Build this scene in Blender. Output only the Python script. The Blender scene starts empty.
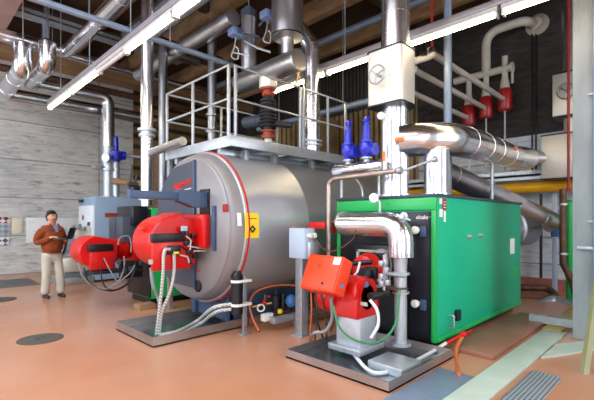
import bpy, bmesh, math, random
from mathutils import Vector, Matrix
random.seed(7)
PI = math.pi
COL = bpy.context.scene.collection
S2 = math.sqrt(2.0)
EYE = Vector((0, 0, 1.56))
FW = Vector((1/S2, 1/S2, 0)); RT = Vector((1/S2, -1/S2, 0)); UP = Vector((0, 0, 1))
V = Vector

def P(px, py, d=None, x=None, y=None, z=None):
    """World point seen in direction (px,py) on a plane given by depth, x, y or z."""
    r = FW + RT*((px-297)/400.0) + UP*((222-py)/400.0)
    if d is not None: t = d
    elif x is not None: t = x/r.x
    elif y is not None: t = y/r.y
    else: t = (z-EYE.z)/r.z
    return EYE + r*t

# ------------------------------------------------------------------ materials
def lin(h):
    h = h.lstrip('#')
    out = []
    for i in (0, 2, 4):
        c = int(h[i:i+2], 16)/255.0
        out.append(c/12.92 if c <= 0.04045 else ((c+0.055)/1.055)**2.4)
    return tuple(out)+(1.0,)

def newmat(name):
    m = bpy.data.materials.new(name); m.use_nodes = True
    nt = m.node_tree; b = nt.nodes['Principled BSDF']
    return m, nt, b

def mat(name, hexc, rough=0.5, metal=0.0, var=0.12, scale=6.0, bump=0.0, bscale=40.0, stretch=(1, 1, 1), coat=0.0):
    m, nt, b = newmat(name)
    N, L = nt.nodes, nt.links
    c = lin(hexc)
    tc = N.new('ShaderNodeTexCoord'); mp = N.new('ShaderNodeMapping')
    mp.inputs['Scale'].default_value = stretch
    L.new(tc.outputs['Object'], mp.inputs['Vector'])
    nz = N.new('ShaderNodeTexNoise'); nz.inputs['Scale'].default_value = scale; nz.inputs['Detail'].default_value = 4
    L.new(mp.outputs[0], nz.inputs['Vector'])
    cr = N.new('ShaderNodeValToRGB')
    cr.color_ramp.elements[0].position = 0.3; cr.color_ramp.elements[1].position = 0.7
    cr.color_ramp.elements[0].color = tuple(min(1, v*(1-var)) for v in c[:3])+(1,)
    cr.color_ramp.elements[1].color = tuple(min(1, v*(1+var)) for v in c[:3])+(1,)
    L.new(nz.outputs['Fac'], cr.inputs[0]); L.new(cr.outputs[0], b.inputs['Base Color'])
    b.inputs['Roughness'].default_value = rough; b.inputs['Metallic'].default_value = metal
    if coat: b.inputs['Coat Weight'].default_value = coat; b.inputs['Coat Roughness'].default_value = 0.08
    if bump:
        n2 = N.new('ShaderNodeTexNoise'); n2.inputs['Scale'].default_value = bscale; n2.inputs['Detail'].default_value = 3
        L.new(mp.outputs[0], n2.inputs['Vector'])
        bp = N.new('ShaderNodeBump'); bp.inputs['Strength'].default_value = bump; bp.inputs['Distance'].default_value = 0.02
        L.new(n2.outputs['Fac'], bp.inputs['Height']); L.new(bp.outputs[0], b.inputs['Normal'])
    return m

def emis(name, hexc, strength):
    m, nt, b = newmat(name)
    b.inputs['Base Color'].default_value = lin(hexc)
    b.inputs['Emission Color'].default_value = lin(hexc)
    b.inputs['Emission Strength'].default_value = strength
    return m

def concrete(name, c_dark, c_light, axis='x', row=1.15, stain=0.5, rough=0.85):
    """Board-marked cast concrete: long horizontal boards, pour joints, stains."""
    m, nt, b = newmat(name)
    N, L = nt.nodes, nt.links
    tc = N.new('ShaderNodeTexCoord'); sp = N.new('ShaderNodeSeparateXYZ'); L.new(tc.outputs['Object'], sp.inputs[0])
    cb = N.new('ShaderNodeCombineXYZ')
    L.new(sp.outputs['X' if axis == 'x' else 'Y'], cb.inputs[0]); L.new(sp.outputs['Z'], cb.inputs[1])
    mp = N.new('ShaderNodeMapping'); mp.inputs['Scale'].default_value = (0.35, 9.0, 1); L.new(cb.outputs[0], mp.inputs[0])
    n1 = N.new('ShaderNodeTexNoise'); n1.inputs['Scale'].default_value = 1.6; n1.inputs['Detail'].default_value = 5; n1.inputs['Roughness'].default_value = .65
    L.new(mp.outputs[0], n1.inputs['Vector'])
    mp2 = N.new('ShaderNodeMapping'); mp2.inputs['Scale'].default_value = (1.6, 5.5, 1); L.new(cb.outputs[0], mp2.inputs[0])
    n2 = N.new('ShaderNodeTexNoise'); n2.inputs['Scale'].default_value = 1.4; n2.inputs['Detail'].default_value = 8; n2.inputs['Roughness'].default_value = .7
    L.new(mp2.outputs[0], n2.inputs['Vector'])
    n3 = N.new('ShaderNodeTexNoise'); n3.inputs['Scale'].default_value = 0.5; n3.inputs['Detail'].default_value = 3
    L.new(cb.outputs[0], n3.inputs['Vector'])
    mx = N.new('ShaderNodeMixRGB'); mx.inputs[0].default_value = 0.5
    L.new(n1.outputs['Fac'], mx.inputs[1]); L.new(n2.outputs['Fac'], mx.inputs[2])
    mx2 = N.new('ShaderNodeMixRGB'); mx2.inputs[0].default_value = 0.3
    L.new(mx.outputs[0], mx2.inputs[1]); L.new(n3.outputs['Fac'], mx2.inputs[2])
    cr = N.new('ShaderNodeValToRGB')
    cr.color_ramp.elements[0].position = 0.36; cr.color_ramp.elements[0].color = lin(c_dark)
    cr.color_ramp.elements[1].position = 0.56; cr.color_ramp.elements[1].color = lin(c_light)
    L.new(mx2.outputs[0], cr.inputs[0])
    bk = N.new('ShaderNodeTexBrick'); bk.inputs['Scale'].default_value = 1.0
    bk.inputs['Brick Width'].default_value = 4.9; bk.inputs['Row Height'].default_value = row
    bk.inputs['Mortar Size'].default_value = 0.016; bk.offset = 0.0
    bk.inputs['Color1'].default_value = (1, 1, 1, 1); bk.inputs['Color2'].default_value = (.93, .93, .93, 1); bk.inputs['Mortar'].default_value = (.35, .36, .38, 1)
    L.new(cb.outputs[0], bk.inputs['Vector'])
    mu = N.new('ShaderNodeMixRGB'); mu.blend_type = 'MULTIPLY'; mu.inputs[0].default_value = 0.85
    L.new(cr.outputs[0], mu.inputs[1]); L.new(bk.outputs['Color'], mu.inputs[2])
    # dark pitted patches
    n4 = N.new('ShaderNodeTexNoise'); n4.inputs['Scale'].default_value = 2.2; n4.inputs['Detail'].default_value = 9; n4.inputs['Roughness'].default_value = .78
    mp4 = N.new('ShaderNodeMapping'); mp4.inputs['Scale'].default_value = (.8, 3.2, 1); mp4.inputs['Location'].default_value = (3.3, 1.7, 0); L.new(cb.outputs[0], mp4.inputs[0])
    L.new(mp4.outputs[0], n4.inputs['Vector'])
    r4 = N.new('ShaderNodeValToRGB'); r4.color_ramp.elements[0].position = .36; r4.color_ramp.elements[1].position = .47
    r4.color_ramp.elements[0].color = (1-stain, 1-stain, 1-stain, 1); r4.color_ramp.elements[1].color = (1, 1, 1, 1)
    L.new(n4.outputs['Fac'], r4.inputs[0])
    m5 = N.new('ShaderNodeMixRGB'); m5.blend_type = 'MULTIPLY'; m5.inputs[0].default_value = 1
    L.new(mu.outputs[0], m5.inputs[1]); L.new(r4.outputs[0], m5.inputs[2])
    L.new(m5.outputs[0], b.inputs['Base Color'])
    b.inputs['Roughness'].default_value = rough
    bp = N.new('ShaderNodeBump'); bp.inputs['Strength'].default_value = .5; bp.inputs['Distance'].default_value = .02
    L.new(mx.outputs[0], bp.inputs['Height']); L.new(bp.outputs[0], b.inputs['Normal'])
    return m

def ribbed(name, c1, c2, axis, freq, rough=.7):
    m, nt, b = newmat(name)
    N, L = nt.nodes, nt.links
    tc = N.new('ShaderNodeTexCoord'); wv = N.new('ShaderNodeTexWave'); wv.bands_direction = axis; wv.inputs['Scale'].default_value = freq
    wv.inputs['Distortion'].default_value = .6; wv.inputs['Detail'].default_value = 2; wv.inputs['Detail Scale'].default_value = .4
    L.new(tc.outputs['Object'], wv.inputs['Vector'])
    cr = N.new('ShaderNodeValToRGB'); cr.color_ramp.elements[0].color = lin(c1); cr.color_ramp.elements[1].color = lin(c2)
    cr.color_ramp.elements[0].position = .1; cr.color_ramp.elements[1].position = .6
    L.new(wv.outputs['Fac'], cr.inputs[0])
    nz = N.new('ShaderNodeTexNoise'); nz.inputs['Scale'].default_value = 1.5; nz.inputs['Detail'].default_value = 5
    L.new(tc.outputs['Object'], nz.inputs['Vector'])
    r2 = N.new('ShaderNodeValToRGB'); r2.color_ramp.elements[0].color = (.5, .5, .5, 1); r2.color_ramp.elements[0].position = .35; r2.color_ramp.elements[1].position = .65
    L.new(nz.outputs['Fac'], r2.inputs[0])
    mu = N.new('ShaderNodeMixRGB'); mu.blend_type = 'MULTIPLY'; mu.inputs[0].default_value = 1
    L.new(cr.outputs[0], mu.inputs[1]); L.new(r2.outputs[0], mu.inputs[2])
    L.new(mu.outputs[0], b.inputs['Base Color']); b.inputs['Roughness'].default_value = rough
    bp = N.new('ShaderNodeBump'); bp.inputs['Strength'].default_value = .6; bp.inputs['Distance'].default_value = .03
    L.new(wv.outputs['Fac'], bp.inputs['Height']); L.new(bp.outputs[0], b.inputs['Normal'])
    return m

def floor_mat():
    m, nt, b = newmat('epoxy_floor')
    N, L = nt.nodes, nt.links
    tc = N.new('ShaderNodeTexCoord')
    n1 = N.new('ShaderNodeTexNoise'); n1.inputs['Scale'].default_value = .55; n1.inputs['Detail'].default_value = 5; L.new(tc.outputs['Object'], n1.inputs['Vector'])
    cr = N.new('ShaderNodeValToRGB'); cr.color_ramp.elements[0].position = .32; cr.color_ramp.elements[1].position = .68
    cr.color_ramp.elements[0].color = lin('#bd8361'); cr.color_ramp.elements[1].color = lin('#c69177')
    L.new(n1.outputs['Fac'], cr.inputs[0])
    n2 = N.new('ShaderNodeTexNoise'); n2.inputs['Scale'].default_value = 3; n2.inputs['Detail'].default_value = 8; L.new(tc.outputs['Object'], n2.inputs['Vector'])
    r2 = N.new('ShaderNodeValToRGB'); r2.color_ramp.elements[0].position = .3; r2.color_ramp.elements[0].color = (.94, .93, .92, 1); r2.color_ramp.elements[1].position = .75
    L.new(n2.outputs['Fac'], r2.inputs[0])
    mu = N.new('ShaderNodeMixRGB'); mu.blend_type = 'MULTIPLY'; mu.inputs[0].default_value = 1
    L.new(cr.outputs[0], mu.inputs[1]); L.new(r2.outputs[0], mu.inputs[2])
    L.new(mu.outputs[0], b.inputs['Base Color'])
    mr = N.new('ShaderNodeMapRange'); mr.inputs[3].default_value = .22; mr.inputs[4].default_value = .27
    L.new(n2.outputs['Fac'], mr.inputs[0]); L.new(mr.outputs[0], b.inputs['Roughness'])
    return m

def tread_mat():
    """Perforated steel grating / checker used on grates."""
    m, nt, b = newmat('steel_grating')
    N, L = nt.nodes, nt.links
    tc = N.new('ShaderNodeTexCoord'); bk = N.new('ShaderNodeTexBrick'); bk.offset = 0
    bk.inputs['Scale'].default_value = 1; bk.inputs['Brick Width'].default_value = .035; bk.inputs['Row Height'].default_value = .035; bk.inputs['Mortar Size'].default_value = .007
    bk.inputs['Color1'].default_value = lin('#26282b'); bk.inputs['Color2'].default_value = lin('#303236'); bk.inputs['Mortar'].default_value = lin('#b9c2cc')
    L.new(tc.outputs['Object'], bk.inputs['Vector']); L.new(bk.outputs['Color'], b.inputs['Base Color'])
    b.inputs['Roughness'].default_value = .45; b.inputs['Metallic'].default_value = .3
    return m

def braid_mat():
    m, nt, b = newmat('braided_hose')
    N, L = nt.nodes, nt.links
    tc = N.new('ShaderNodeTexCoord'); wv = N.new('ShaderNodeTexWave'); wv.inputs['Scale'].default_value = 22; wv.bands_direction = 'DIAGONAL'
    L.new(tc.outputs['Object'], wv.inputs['Vector'])
    cr = N.new('ShaderNodeValToRGB'); cr.color_ramp.elements[0].color = lin('#8b8c86'); cr.color_ramp.elements[1].color = lin('#dedfd8')
    L.new(wv.outputs['Fac'], cr.inputs[0]); L.new(cr.outputs[0], b.inputs['Base Color']); b.inputs['Roughness'].default_value = .5
    return m

M = dict(
    floor=floor_mat(),
    conc_left=concrete('board_concrete_pale', '#a9acb0', '#dedcd4', 'x', 1.15, .55),
    conc_right=concrete('board_concrete_grey', '#a9b4c1', '#dbe1e8', 'y', .6, .35),
    conc_front=concrete('board_concrete_plain', '#a5a7ab', '#d4d4d2', 'y', 1.15, .3),
    conc_col=mat('column_concrete', '#969ea4', .8, var=.2, scale=3, bump=.4, bscale=18, stretch=(1, 1, .35)),
    ceil=mat('ceiling_timber', '#46311f', .8, var=.5, scale=1.2, bump=.3, bscale=5, stretch=(1, .3, 1)),
    beam=mat('beam_tan_timber', '#9a7854', .75, var=.3, scale=2.5, bump=.3, bscale=12, stretch=(.3, 1, 3)),
    beam_pink=mat('beam_pinkish_concrete', '#b08c84', .8, var=.1, scale=1.5, bump=.2),
    clad_tan=ribbed('cladding_tan', '#5d4528', '#b09463', 'Y', 1.6),
    clad_tan_x=ribbed('cladding_tan_back', '#3c2c1a', '#9c7c50', 'Z', .8),
    clad_dark=ribbed('cladding_dark', '#1d1a17', '#463e35', 'Y', 2.2),
    plinth=mat('red_plinth_paint', '#a5605a', .55, var=.15),
    chrome=mat('bright_aluminium_cladding', '#e2e4e9', .23, 1, var=.05, scale=3, bump=.12, bscale=3.0),
    chrome_soft=mat('brushed_steel_duct', '#c9cacd', .33, 1, var=.08, scale=3, bump=.1, bscale=4),
    chrome_dark=mat('dull_steel_duct', '#9b9ea3', .35, 1, var=.15, scale=3, bump=.1, bscale=4),
    galv=mat('galvanised_steel', '#b3b9bf', .42, .75, var=.15, scale=14),
    galv_white=mat('pale_galvanised_rail', '#bcc3c9', .4, .6, var=.08, scale=12),
    boxmetal=mat('pale_sheet_housing', '#dcd9d0', .42, .55, var=.05, scale=4, bump=.05, bscale=3),
    tank=mat('tank_sheet_steel', '#b4b6ba', .3, .55, var=.06, scale=2, bump=.06, bscale=2.5),
    tank_face=mat('tank_front_grey', '#8c8889', .42, .3, var=.06, scale=3),
    char=mat('charcoal_panel', '#414754', .5, .1, var=.08, scale=3),
    bluegrey=mat('blue_grey_paint', '#415471', .45, .1, var=.06, scale=3),
    boiler_blue=mat('pale_blue_boiler_paint', '#8da3bd', .45, 0, var=.05, scale=3),
    boxblue=mat('switch_box_paint', '#a9b8ca', .4, 0, var=.05, scale=5),
    conduit=mat('conduit_blue_grey', '#8494ab', .38, .3, var=.08),
    panelwhite=mat('white_panel', '#d7dee6', .45, 0, var=.04),
    green=mat('green_boiler_paint', '#00b183', .42, 0, var=.05, scale=1.2, coat=.0),
    green_trim=mat('green_trim_paint', '#1cb055', .38, 0, var=.07, scale=2, coat=.1),
    black=mat('black_front_panel', '#14141f', .4, .1, var=.25, scale=3, coat=.1),
    blackp=mat('black_plastic', '#101114', .4, 0, var=.2),
    blackr=mat('black_rubber', '#1a1a1c', .6, 0, var=.2),
    red=mat('burner_red_paint', '#c90703', .36, 0, var=.08, scale=3, coat=.1),
    reddark=mat('vessel_dark_red', '#a3171a', .4, 0, var=.15, coat=.2),
    redpipe=mat('red_pipe_paint', '#93231f', .45, 0, var=.12),
    orange=mat('orange_cabinet_paint', '#ee3c08', .42, 0, var=.04, scale=3, coat=.0),
    orangedark=mat('orange_flange_paint', '#9a3c22', .5, 0, var=.2),
    blue=mat('safety_valve_blue', '#2029b8', .3, 0, var=.1, coat=.3),
    blueact=mat('actuator_blue_grey', '#6c7fa8', .4, 0, var=.1),
    cyanact=mat('actuator_bright_blue', '#4179b8', .4, 0, var=.1),
    yellow=mat('yellow_pipe_paint', '#e6a712', .4, 0, var=.08),
    sticker=mat('yellow_notice', '#f2cf1c', .5, 0, var=.03),
    white=mat('white_paint', '#e6e4dc', .5, 0, var=.04),
    cream=mat('cream_pipe_paint', '#b9b3a8', .5, 0, var=.06),
    paper=mat('white_paper', '#eef0ee', .7, 0, var=.02),
    cream_paper=mat('cream_paper', '#e7dfc0', .7, 0, var=.03),
    redlabel=mat('dark_red_label', '#9c1f22', .5, 0, var=.08),
    copper=mat('copper_pipe', '#b9a79d', .35, .8, var=.2, scale=8),
    rust=mat('rusty_brown_pipe', '#644836', .5, .4, var=.35, scale=9),
    hoseorange=mat('orange_hose', '#c96a3a', .45, 0, var=.15),
    hosegreen=mat('green_earth_cable', '#2f7d4d', .5, 0, var=.1),
    hosegrey=mat('grey_cable', '#8d9296', .5, 0, var=.15),
    hosewhite=mat('white_cable', '#d9dcda', .5, 0, var=.05),
    braid=braid_mat(),
    tray=mat('drip_tray_steel', '#98a0aa', .22, .85, var=.2, scale=2, bump=.05, bscale=4),
    traywall=mat('drip_tray_rim_steel', '#a0948e', .35, .7, var=.12, scale=4),
    grate=tread_mat(),
    manhole=mat('cast_iron_lid', '#5b5750', .6, .3, var=.2, scale=20, bump=.4, bscale=60),
    mat_grey=mat('grey_floor_mat', '#6f7070', .8, 0, var=.15, scale=10),
    slab=mat('brown_slab_paint', '#8e6350', .5, 0, var=.15, scale=2),
    paleplate=mat('pale_green_plate', '#b9c6b9', .5, .1, var=.1, scale=3),
    olive=mat('olive_paint', '#8d8a66', .55, 0, var=.12, scale=5),
    woodplank=mat('yellowish_plank', '#b59a58', .6, 0, var=.15, scale=5),
    brass=mat('brass_fitting', '#b99850', .35, .9, var=.1),
    skin=mat('skin', '#c98f73', .5, 0, var=.05),
    jacket=mat('rust_suede_jacket', '#82390f', .85, 0, var=.22, scale=9, bump=.5, bscale=22),
    trousers=mat('pale_khaki_cotton', '#bdb6a6', .85, 0, var=.1, scale=6, bump=.5, bscale=16),
    shirt=mat('blue_shirt', '#7787a8', .8, 0, var=.08),
    hair=mat('black_hair', '#15110f', .55, 0, var=.3, scale=30, bump=.6, bscale=60),
    shoe=mat('brown_leather', '#33241c', .4, 0, var=.2),
    lamp=emis('fluorescent_tube_glow', '#ffe6b8', 16.0),
    lampbody=mat('lamp_housing', '#d9d6d2', .35, .2, var=.05),
    purplegrey=mat('purple_grey_trunking', '#98939a', .4, .3, var=.08),
    tag=mat('orange_tag_plastic', '#ee7d1c', .5, 0, var=.03),
    lampcover=mat('lamp_blank_cover', '#e8e2dc', .3, .2, var=.03),
    glassdark=mat('dark_glass', '#101319', .08, 0, var=.1),
)

# ------------------------------------------------------------------ mesh builder
ORG = {}
class MB:
    def __init__(s): s.bm = bmesh.new()
    def box(s, x0, x1, y0, y1, z0, z1, bev=0.0, mtx=None, seg=2):
        t = bmesh.new(); bmesh.ops.create_cube(t, size=1.0)
        for v in t.verts:
            v.co = V(((x0+x1)/2+v.co.x*(x1-x0), (y0+y1)/2+v.co.y*(y1-y0), (z0+z1)/2+v.co.z*(z1-z0)))
        if bev: bmesh.ops.bevel(t, geom=t.edges[:], offset=bev, segments=seg, affect='EDGES', profile=.5)
        s._merge(t, mtx); return s
    def _merge(s, t, mtx=None):
        mp = {}
        for v in t.verts: mp[v] = s.bm.verts.new(mtx @ v.co if mtx else v.co)
        for f in t.faces:
            try: s.bm.faces.new([mp[v] for v in f.verts])
            except ValueError: pass
        t.free()
    def loft(s, rings, cap=True):
        R = [[s.bm.verts.new(p) for p in r] for r in rings]
        n = len(R[0])
        for a, b in zip(R, R[1:]):
            for i in range(n):
                s.bm.faces.new((a[i], a[(i+1) % n], b[(i+1) % n], b[i]))
        if cap:
            s.bm.faces.new(list(reversed(R[0]))); s.bm.faces.new(R[-1])
        return s
    def tube(s, pts, r, n=20, bend=0.0, seg=6, bands=0.0, cap=True, bw=.018, bs=1.05, elbow_bands=False):
        pts = [V(p) for p in pts]
        path = [pts[0]]; marks = []
        for i in range(1, len(pts)-1):
            a, b, c = pts[i-1], pts[i], pts[i+1]
            u = (a-b); w = (c-b)
            ang = u.angle(w, PI)
            if bend <= 0 or ang > PI-0.02: path.append(b); continue
            t = min(bend/math.tan(ang/2), u.length*.49 if i > 1 else u.length*.98, w.length*.49 if i < len(pts)-2 else w.length*.98)
            p0 = b+u.normalized()*t; p2 = b+w.normalized()*t
            for k in range(seg+1):
                q = k/seg
                path.append(p0*(1-q)**2 + b*2*q*(1-q) + p2*q*q)
                if elbow_bands: marks.append(len(path)-1)
        path.append(pts[-1])
        # remove duplicates
        pp = [path[0]]
        for p in path[1:]:
            if (p-pp[-1]).length > 1e-5: pp.append(p)
        path = pp
        rr = r if isinstance(r, (list, tuple)) else None
        tang = []
        for i in range(len(path)):
            if i == 0: t = path[1]-path[0]
            elif i == len(path)-1: t = path[-1]-path[-2]
            else: t = (path[i+1]-path[i]).normalized()+(path[i]-path[i-1]).normalized()
            tang.append(t.normalized())
        nrm = tang[0].orthogonal().normalized()
        rings = []; frames = []
        for i, (p, t) in enumerate(zip(path, tang)):
            nrm = (nrm - t*nrm.dot(t)).normalized()
            bi = t.cross(nrm)
            rad = r if rr is None else rr[0]+(rr[1]-rr[0])*i/(len(path)-1)
            sc = 1.0
            if 0 < i < len(path)-1:
                h = (path[i+1]-path[i]).angle(path[i]-path[i-1], 0)/2
                sc = min(1.3, 1/max(.5, math.cos(h)))
            rings.append([p+(nrm*math.cos(2*PI*k/n)+bi*math.sin(2*PI*k/n))*rad*sc for k in range(n)])
            frames.append((p, t, rad))
        s.loft(rings, cap)
        if bands:
            for a, b, (p, t, rad) in zip(path, path[1:], frames):
                Ls = (b-a).length
                if Ls < bands*.6: continue
                k = max(1, int(round(Ls/bands)))
                dr = (b-a).normalized()
                for j in range(k):
                    c = a+dr*Ls*(j+.5)/k
                    s.ring(c, dr, rad*bs, bw, n)
        if elbow_bands:
            for i in marks[::3]:
                if i < len(frames): s.ring(frames[i][0], frames[i][1], frames[i][2]*1.018, .012, n)
        return s
    def ring(s, c, ax, r, w, n=20):
        ax = V(ax).normalized(); nm = ax.orthogonal().normalized(); bi = ax.cross(nm)
        rr = []
        for q in (-.5, .5):
            rr.append([V(c)+ax*w*q+(nm*math.cos(2*PI*k/n)+bi*math.sin(2*PI*k/n))*r for k in range(n)])
        return s.loft(rr)
    def lathe(s, c, ax, prof, n=28):
        """prof: list of (distance along axis, radius)."""
        ax = V(ax).normalized(); nm = ax.orthogonal().normalized(); bi = ax.cross(nm)
        rr = []
        for a, r in prof:
            r = max(r, .0005)
            rr.append([V(c)+ax*a+(nm*math.cos(2*PI*k/n)+bi*math.sin(2*PI*k/n))*r for k in range(n)])
        return s.loft(rr)
    def torus(s, c, ax, R, r, n=28, k=8):
        ax = V(ax).normalized(); nm = ax.orthogonal().normalized(); bi = ax.cross(nm)
        vs = []
        for i in range(n):
            d = nm*math.cos(2*PI*i/n)+bi*math.sin(2*PI*i/n)
            vs.append([s.bm.verts.new(V(c)+d*(R+r*math.cos(2*PI*j/k))+ax*r*math.sin(2*PI*j/k)) for j in range(k)])
        for i in range(n):
            for j in range(k):
                s.bm.faces.new((vs[i][j], vs[(i+1) % n][j], vs[(i+1) % n][(j+1) % k], vs[i][(j+1) % k]))
        return s
    def ell(s, c, r, n=20, mtx=None):
        t = bmesh.new(); bmesh.ops.create_uvsphere(t, u_segments=n, v_segments=max(8, n//2), radius=1)
        r = r if isinstance(r, (tuple, list)) else (r, r, r)
        for v in t.verts:
            q = V((v.co.x*r[0], v.co.y*r[1], v.co.z*r[2]))
            v.co = V(c)+(mtx @ q if mtx else q)
        s._merge(t); return s
    def prism(s, poly, off):
        """poly: list of 3D points; extrude by vector off."""
        off = V(off)
        return s.loft([[V(p) for p in poly], [V(p)+off for p in poly]])
    def build(s, name, m, parent=None, sharp=38, org=None):
        bmesh.ops.recalc_face_normals(s.bm, faces=s.bm.faces[:])
        if parent is not None: o0 = ORG[parent.name]
        elif org is not None: o0 = V(org)
        else:
            xs = [v.co for v in s.bm.verts]
            o0 = V(((min(v.x for v in xs)+max(v.x for v in xs))/2, (min(v.y for v in xs)+max(v.y for v in xs))/2, min(v.z for v in xs)))
        for v in s.bm.verts: v.co = v.co-o0
        me = bpy.data.meshes.new(name); s.bm.to_mesh(me); s.bm.free()
        for p in me.polygons: p.use_smooth = True
        me.set_sharp_from_angle(angle=math.radians(sharp))
        me.materials.append(m)
        ob = bpy.data.objects.new(name, me); COL.objects.link(ob)
        ORG[ob.name] = o0
        if parent is not None: ob.parent = parent
        else: ob.location = o0
        return ob

def tag(o, label=None, cat=None, group=None, kind=None):
    if label: o['label'] = label
    if cat: o['category'] = cat
    if group: o['group'] = group
    if kind: o['kind'] = kind
    return o
def thing(name, label, cat, loc, group=None, kind=None):
    o = bpy.data.objects.new(name, None); o.empty_display_size = .1; COL.objects.link(o)
    o.location = loc; ORG[o.name] = V(loc)
    return tag(o, label, cat, group, kind)
def struct(name, mb, m, org=(0, 0, 0)):
    return tag(mb.build(name, m, org=org), kind='structure')
def copy_tree(o, off, label=None, group=None):
    off = V(off)
    def rec(a, par):
        c = a.copy(); COL.objects.link(c)
        if par is not None: c.parent = par
        ORG[c.name] = ORG[a.name]+off
        for ch in list(a.children): rec(ch, c)
        return c
    c = rec(o, None); c.location = o.location+off
    if label: c['label'] = label
    if group: c['group'] = group
    return c
def text(s, size, mtx, m, name, parent, depth=.002, bold=0.0):
    cu = bpy.data.curves.new(name+'_curve', 'FONT'); cu.body = s; cu.size = size; cu.extrude = depth; cu.offset = bold
    cu.align_x = 'CENTER'; cu.align_y = 'CENTER'; cu.resolution_u = 2
    to = bpy.data.objects.new('tmp_text', cu); COL.objects.link(to)
    dg = bpy.context.evaluated_depsgraph_get(); me = bpy.data.meshes.new_from_object(to.evaluated_get(dg))
    bpy.data.objects.remove(to)
    o0 = ORG[parent.name]
    for v in me.vertices: v.co = (mtx @ v.co)-o0
    me.name = name; me.materials.clear(); me.materials.append(m)
    ob = bpy.data.objects.new(name, me); COL.objects.link(ob); ob.parent = parent; ORG[ob.name] = o0
    return ob
def frame(origin, ex, ey):
    ex = V(ex).normalized(); ey = V(ey).normalized(); ez = ex.cross(ey)
    return Matrix(((ex.x, ey.x, ez.x, origin[0]), (ex.y, ey.y, ez.y, origin[1]), (ex.z, ey.z, ez.z, origin[2]), (0, 0, 0, 1)))
def cable(name, label, pts, r, m, cat='cable', parent=None, n=8, bend=.12, group=None):
    """Smooth hanging cable through points (Catmull-Rom)."""
    pts = [V(p) for p in pts]; q = []
    e = [pts[0]*2-pts[1]]+pts+[pts[-1]*2-pts[-2]]
    for i in range(1, len(e)-2):
        a, b, c, d = e[i-1:i+3]
        for k in range(8):
            t = k/8
            q.append(.5*((2*b)+(c-a)*t+(2*a-5*b+4*c-d)*t*t+(3*b-a-3*c+d)*t**3))
    q.append(pts[-1])
    ob = MB().tube(q, r, n).build(name, m, parent)
    if parent is None: tag(ob, label, cat, group)
    return ob

WX, WY, CZ = 10.5, 14.5, 7.0
X0, Y0 = -4.0, -5.0
# ================================================================== SETTING
struct('floor', MB().box(X0-.3, WX+.3, Y0-.3, WY+.3, -.2, 0), M['floor'])
struct('wall_left', MB().box(X0, 6.07, WY, WY+.3, 0, CZ), M['conc_left'])
struct('wall_back', MB().box(6.07, WX+.3, WY, WY+.3, 0, CZ), M['clad_tan_x'])
struct('wall_right', MB().box(WX, WX+.3, Y0, WY, 0, CZ), M['conc_right'])
SKX0, SKX1, SKY0, SKY1 = -3.4, .5, -2.0, 7.5  # unseen skylight, added to brighten the upper flues and the floor
struct('ceiling', MB().box(SKX1, WX+.3, Y0-.3, WY+.3, CZ, CZ+.2).box(X0-.3, SKX0, Y0-.3, WY+.3, CZ, CZ+.2).box(SKX0, SKX1, Y0-.3, SKY0, CZ, CZ+.2).box(SKX0, SKX1, SKY1, WY+.3, CZ, CZ+.2), M['ceil'])
mb = MB()
for q in range(6):
    yy = SKY0+.04+(SKY1-SKY0-.08)*q/5
    mb.box(SKX0, SKX1, yy-.04, yy+.04, CZ+.05, CZ+.15)
for q in range(3):
    xx = SKX0+.04+(SKX1-SKX0-.08)*q/2
    mb.box(xx-.04, xx+.04, SKY0, SKY1, CZ+.05, CZ+.15)
struct('added_window_9', mb, M['galv_white'])
L = bpy.data.lights.new('daylight_portal', 'AREA'); L.shape = 'RECTANGLE'; L.size = SKX1-SKX0; L.size_y = SKY1-SKY0; L.cycles.is_portal = True
lo = bpy.data.objects.new('daylight_portal', L); COL.objects.link(lo); lo.location = ((SKX0+SKX1)/2, (SKY0+SKY1)/2, CZ+.18)
struct('baseboard_right', MB().box(WX-.03, WX, Y0, WY, 0, .27), M['plinth'])
struct('trim_1', MB().box(WX-.08, WX, 5.6, WY, 2.0, 5.1, 0), M['clad_tan'])
struct('trim_2', MB().box(WX-.12, WX, 5.6, WY, 5.1, CZ, 0), M['clad_dark'])
struct('trim_3', MB().box(WX-.06, WX, Y0, 5.6, 3.6, CZ, 0), mat('dark_brick', '#35302e', .85, var=.45, scale=5, bump=.6, bscale=8, stretch=(1, .6, 2.5)))
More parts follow.
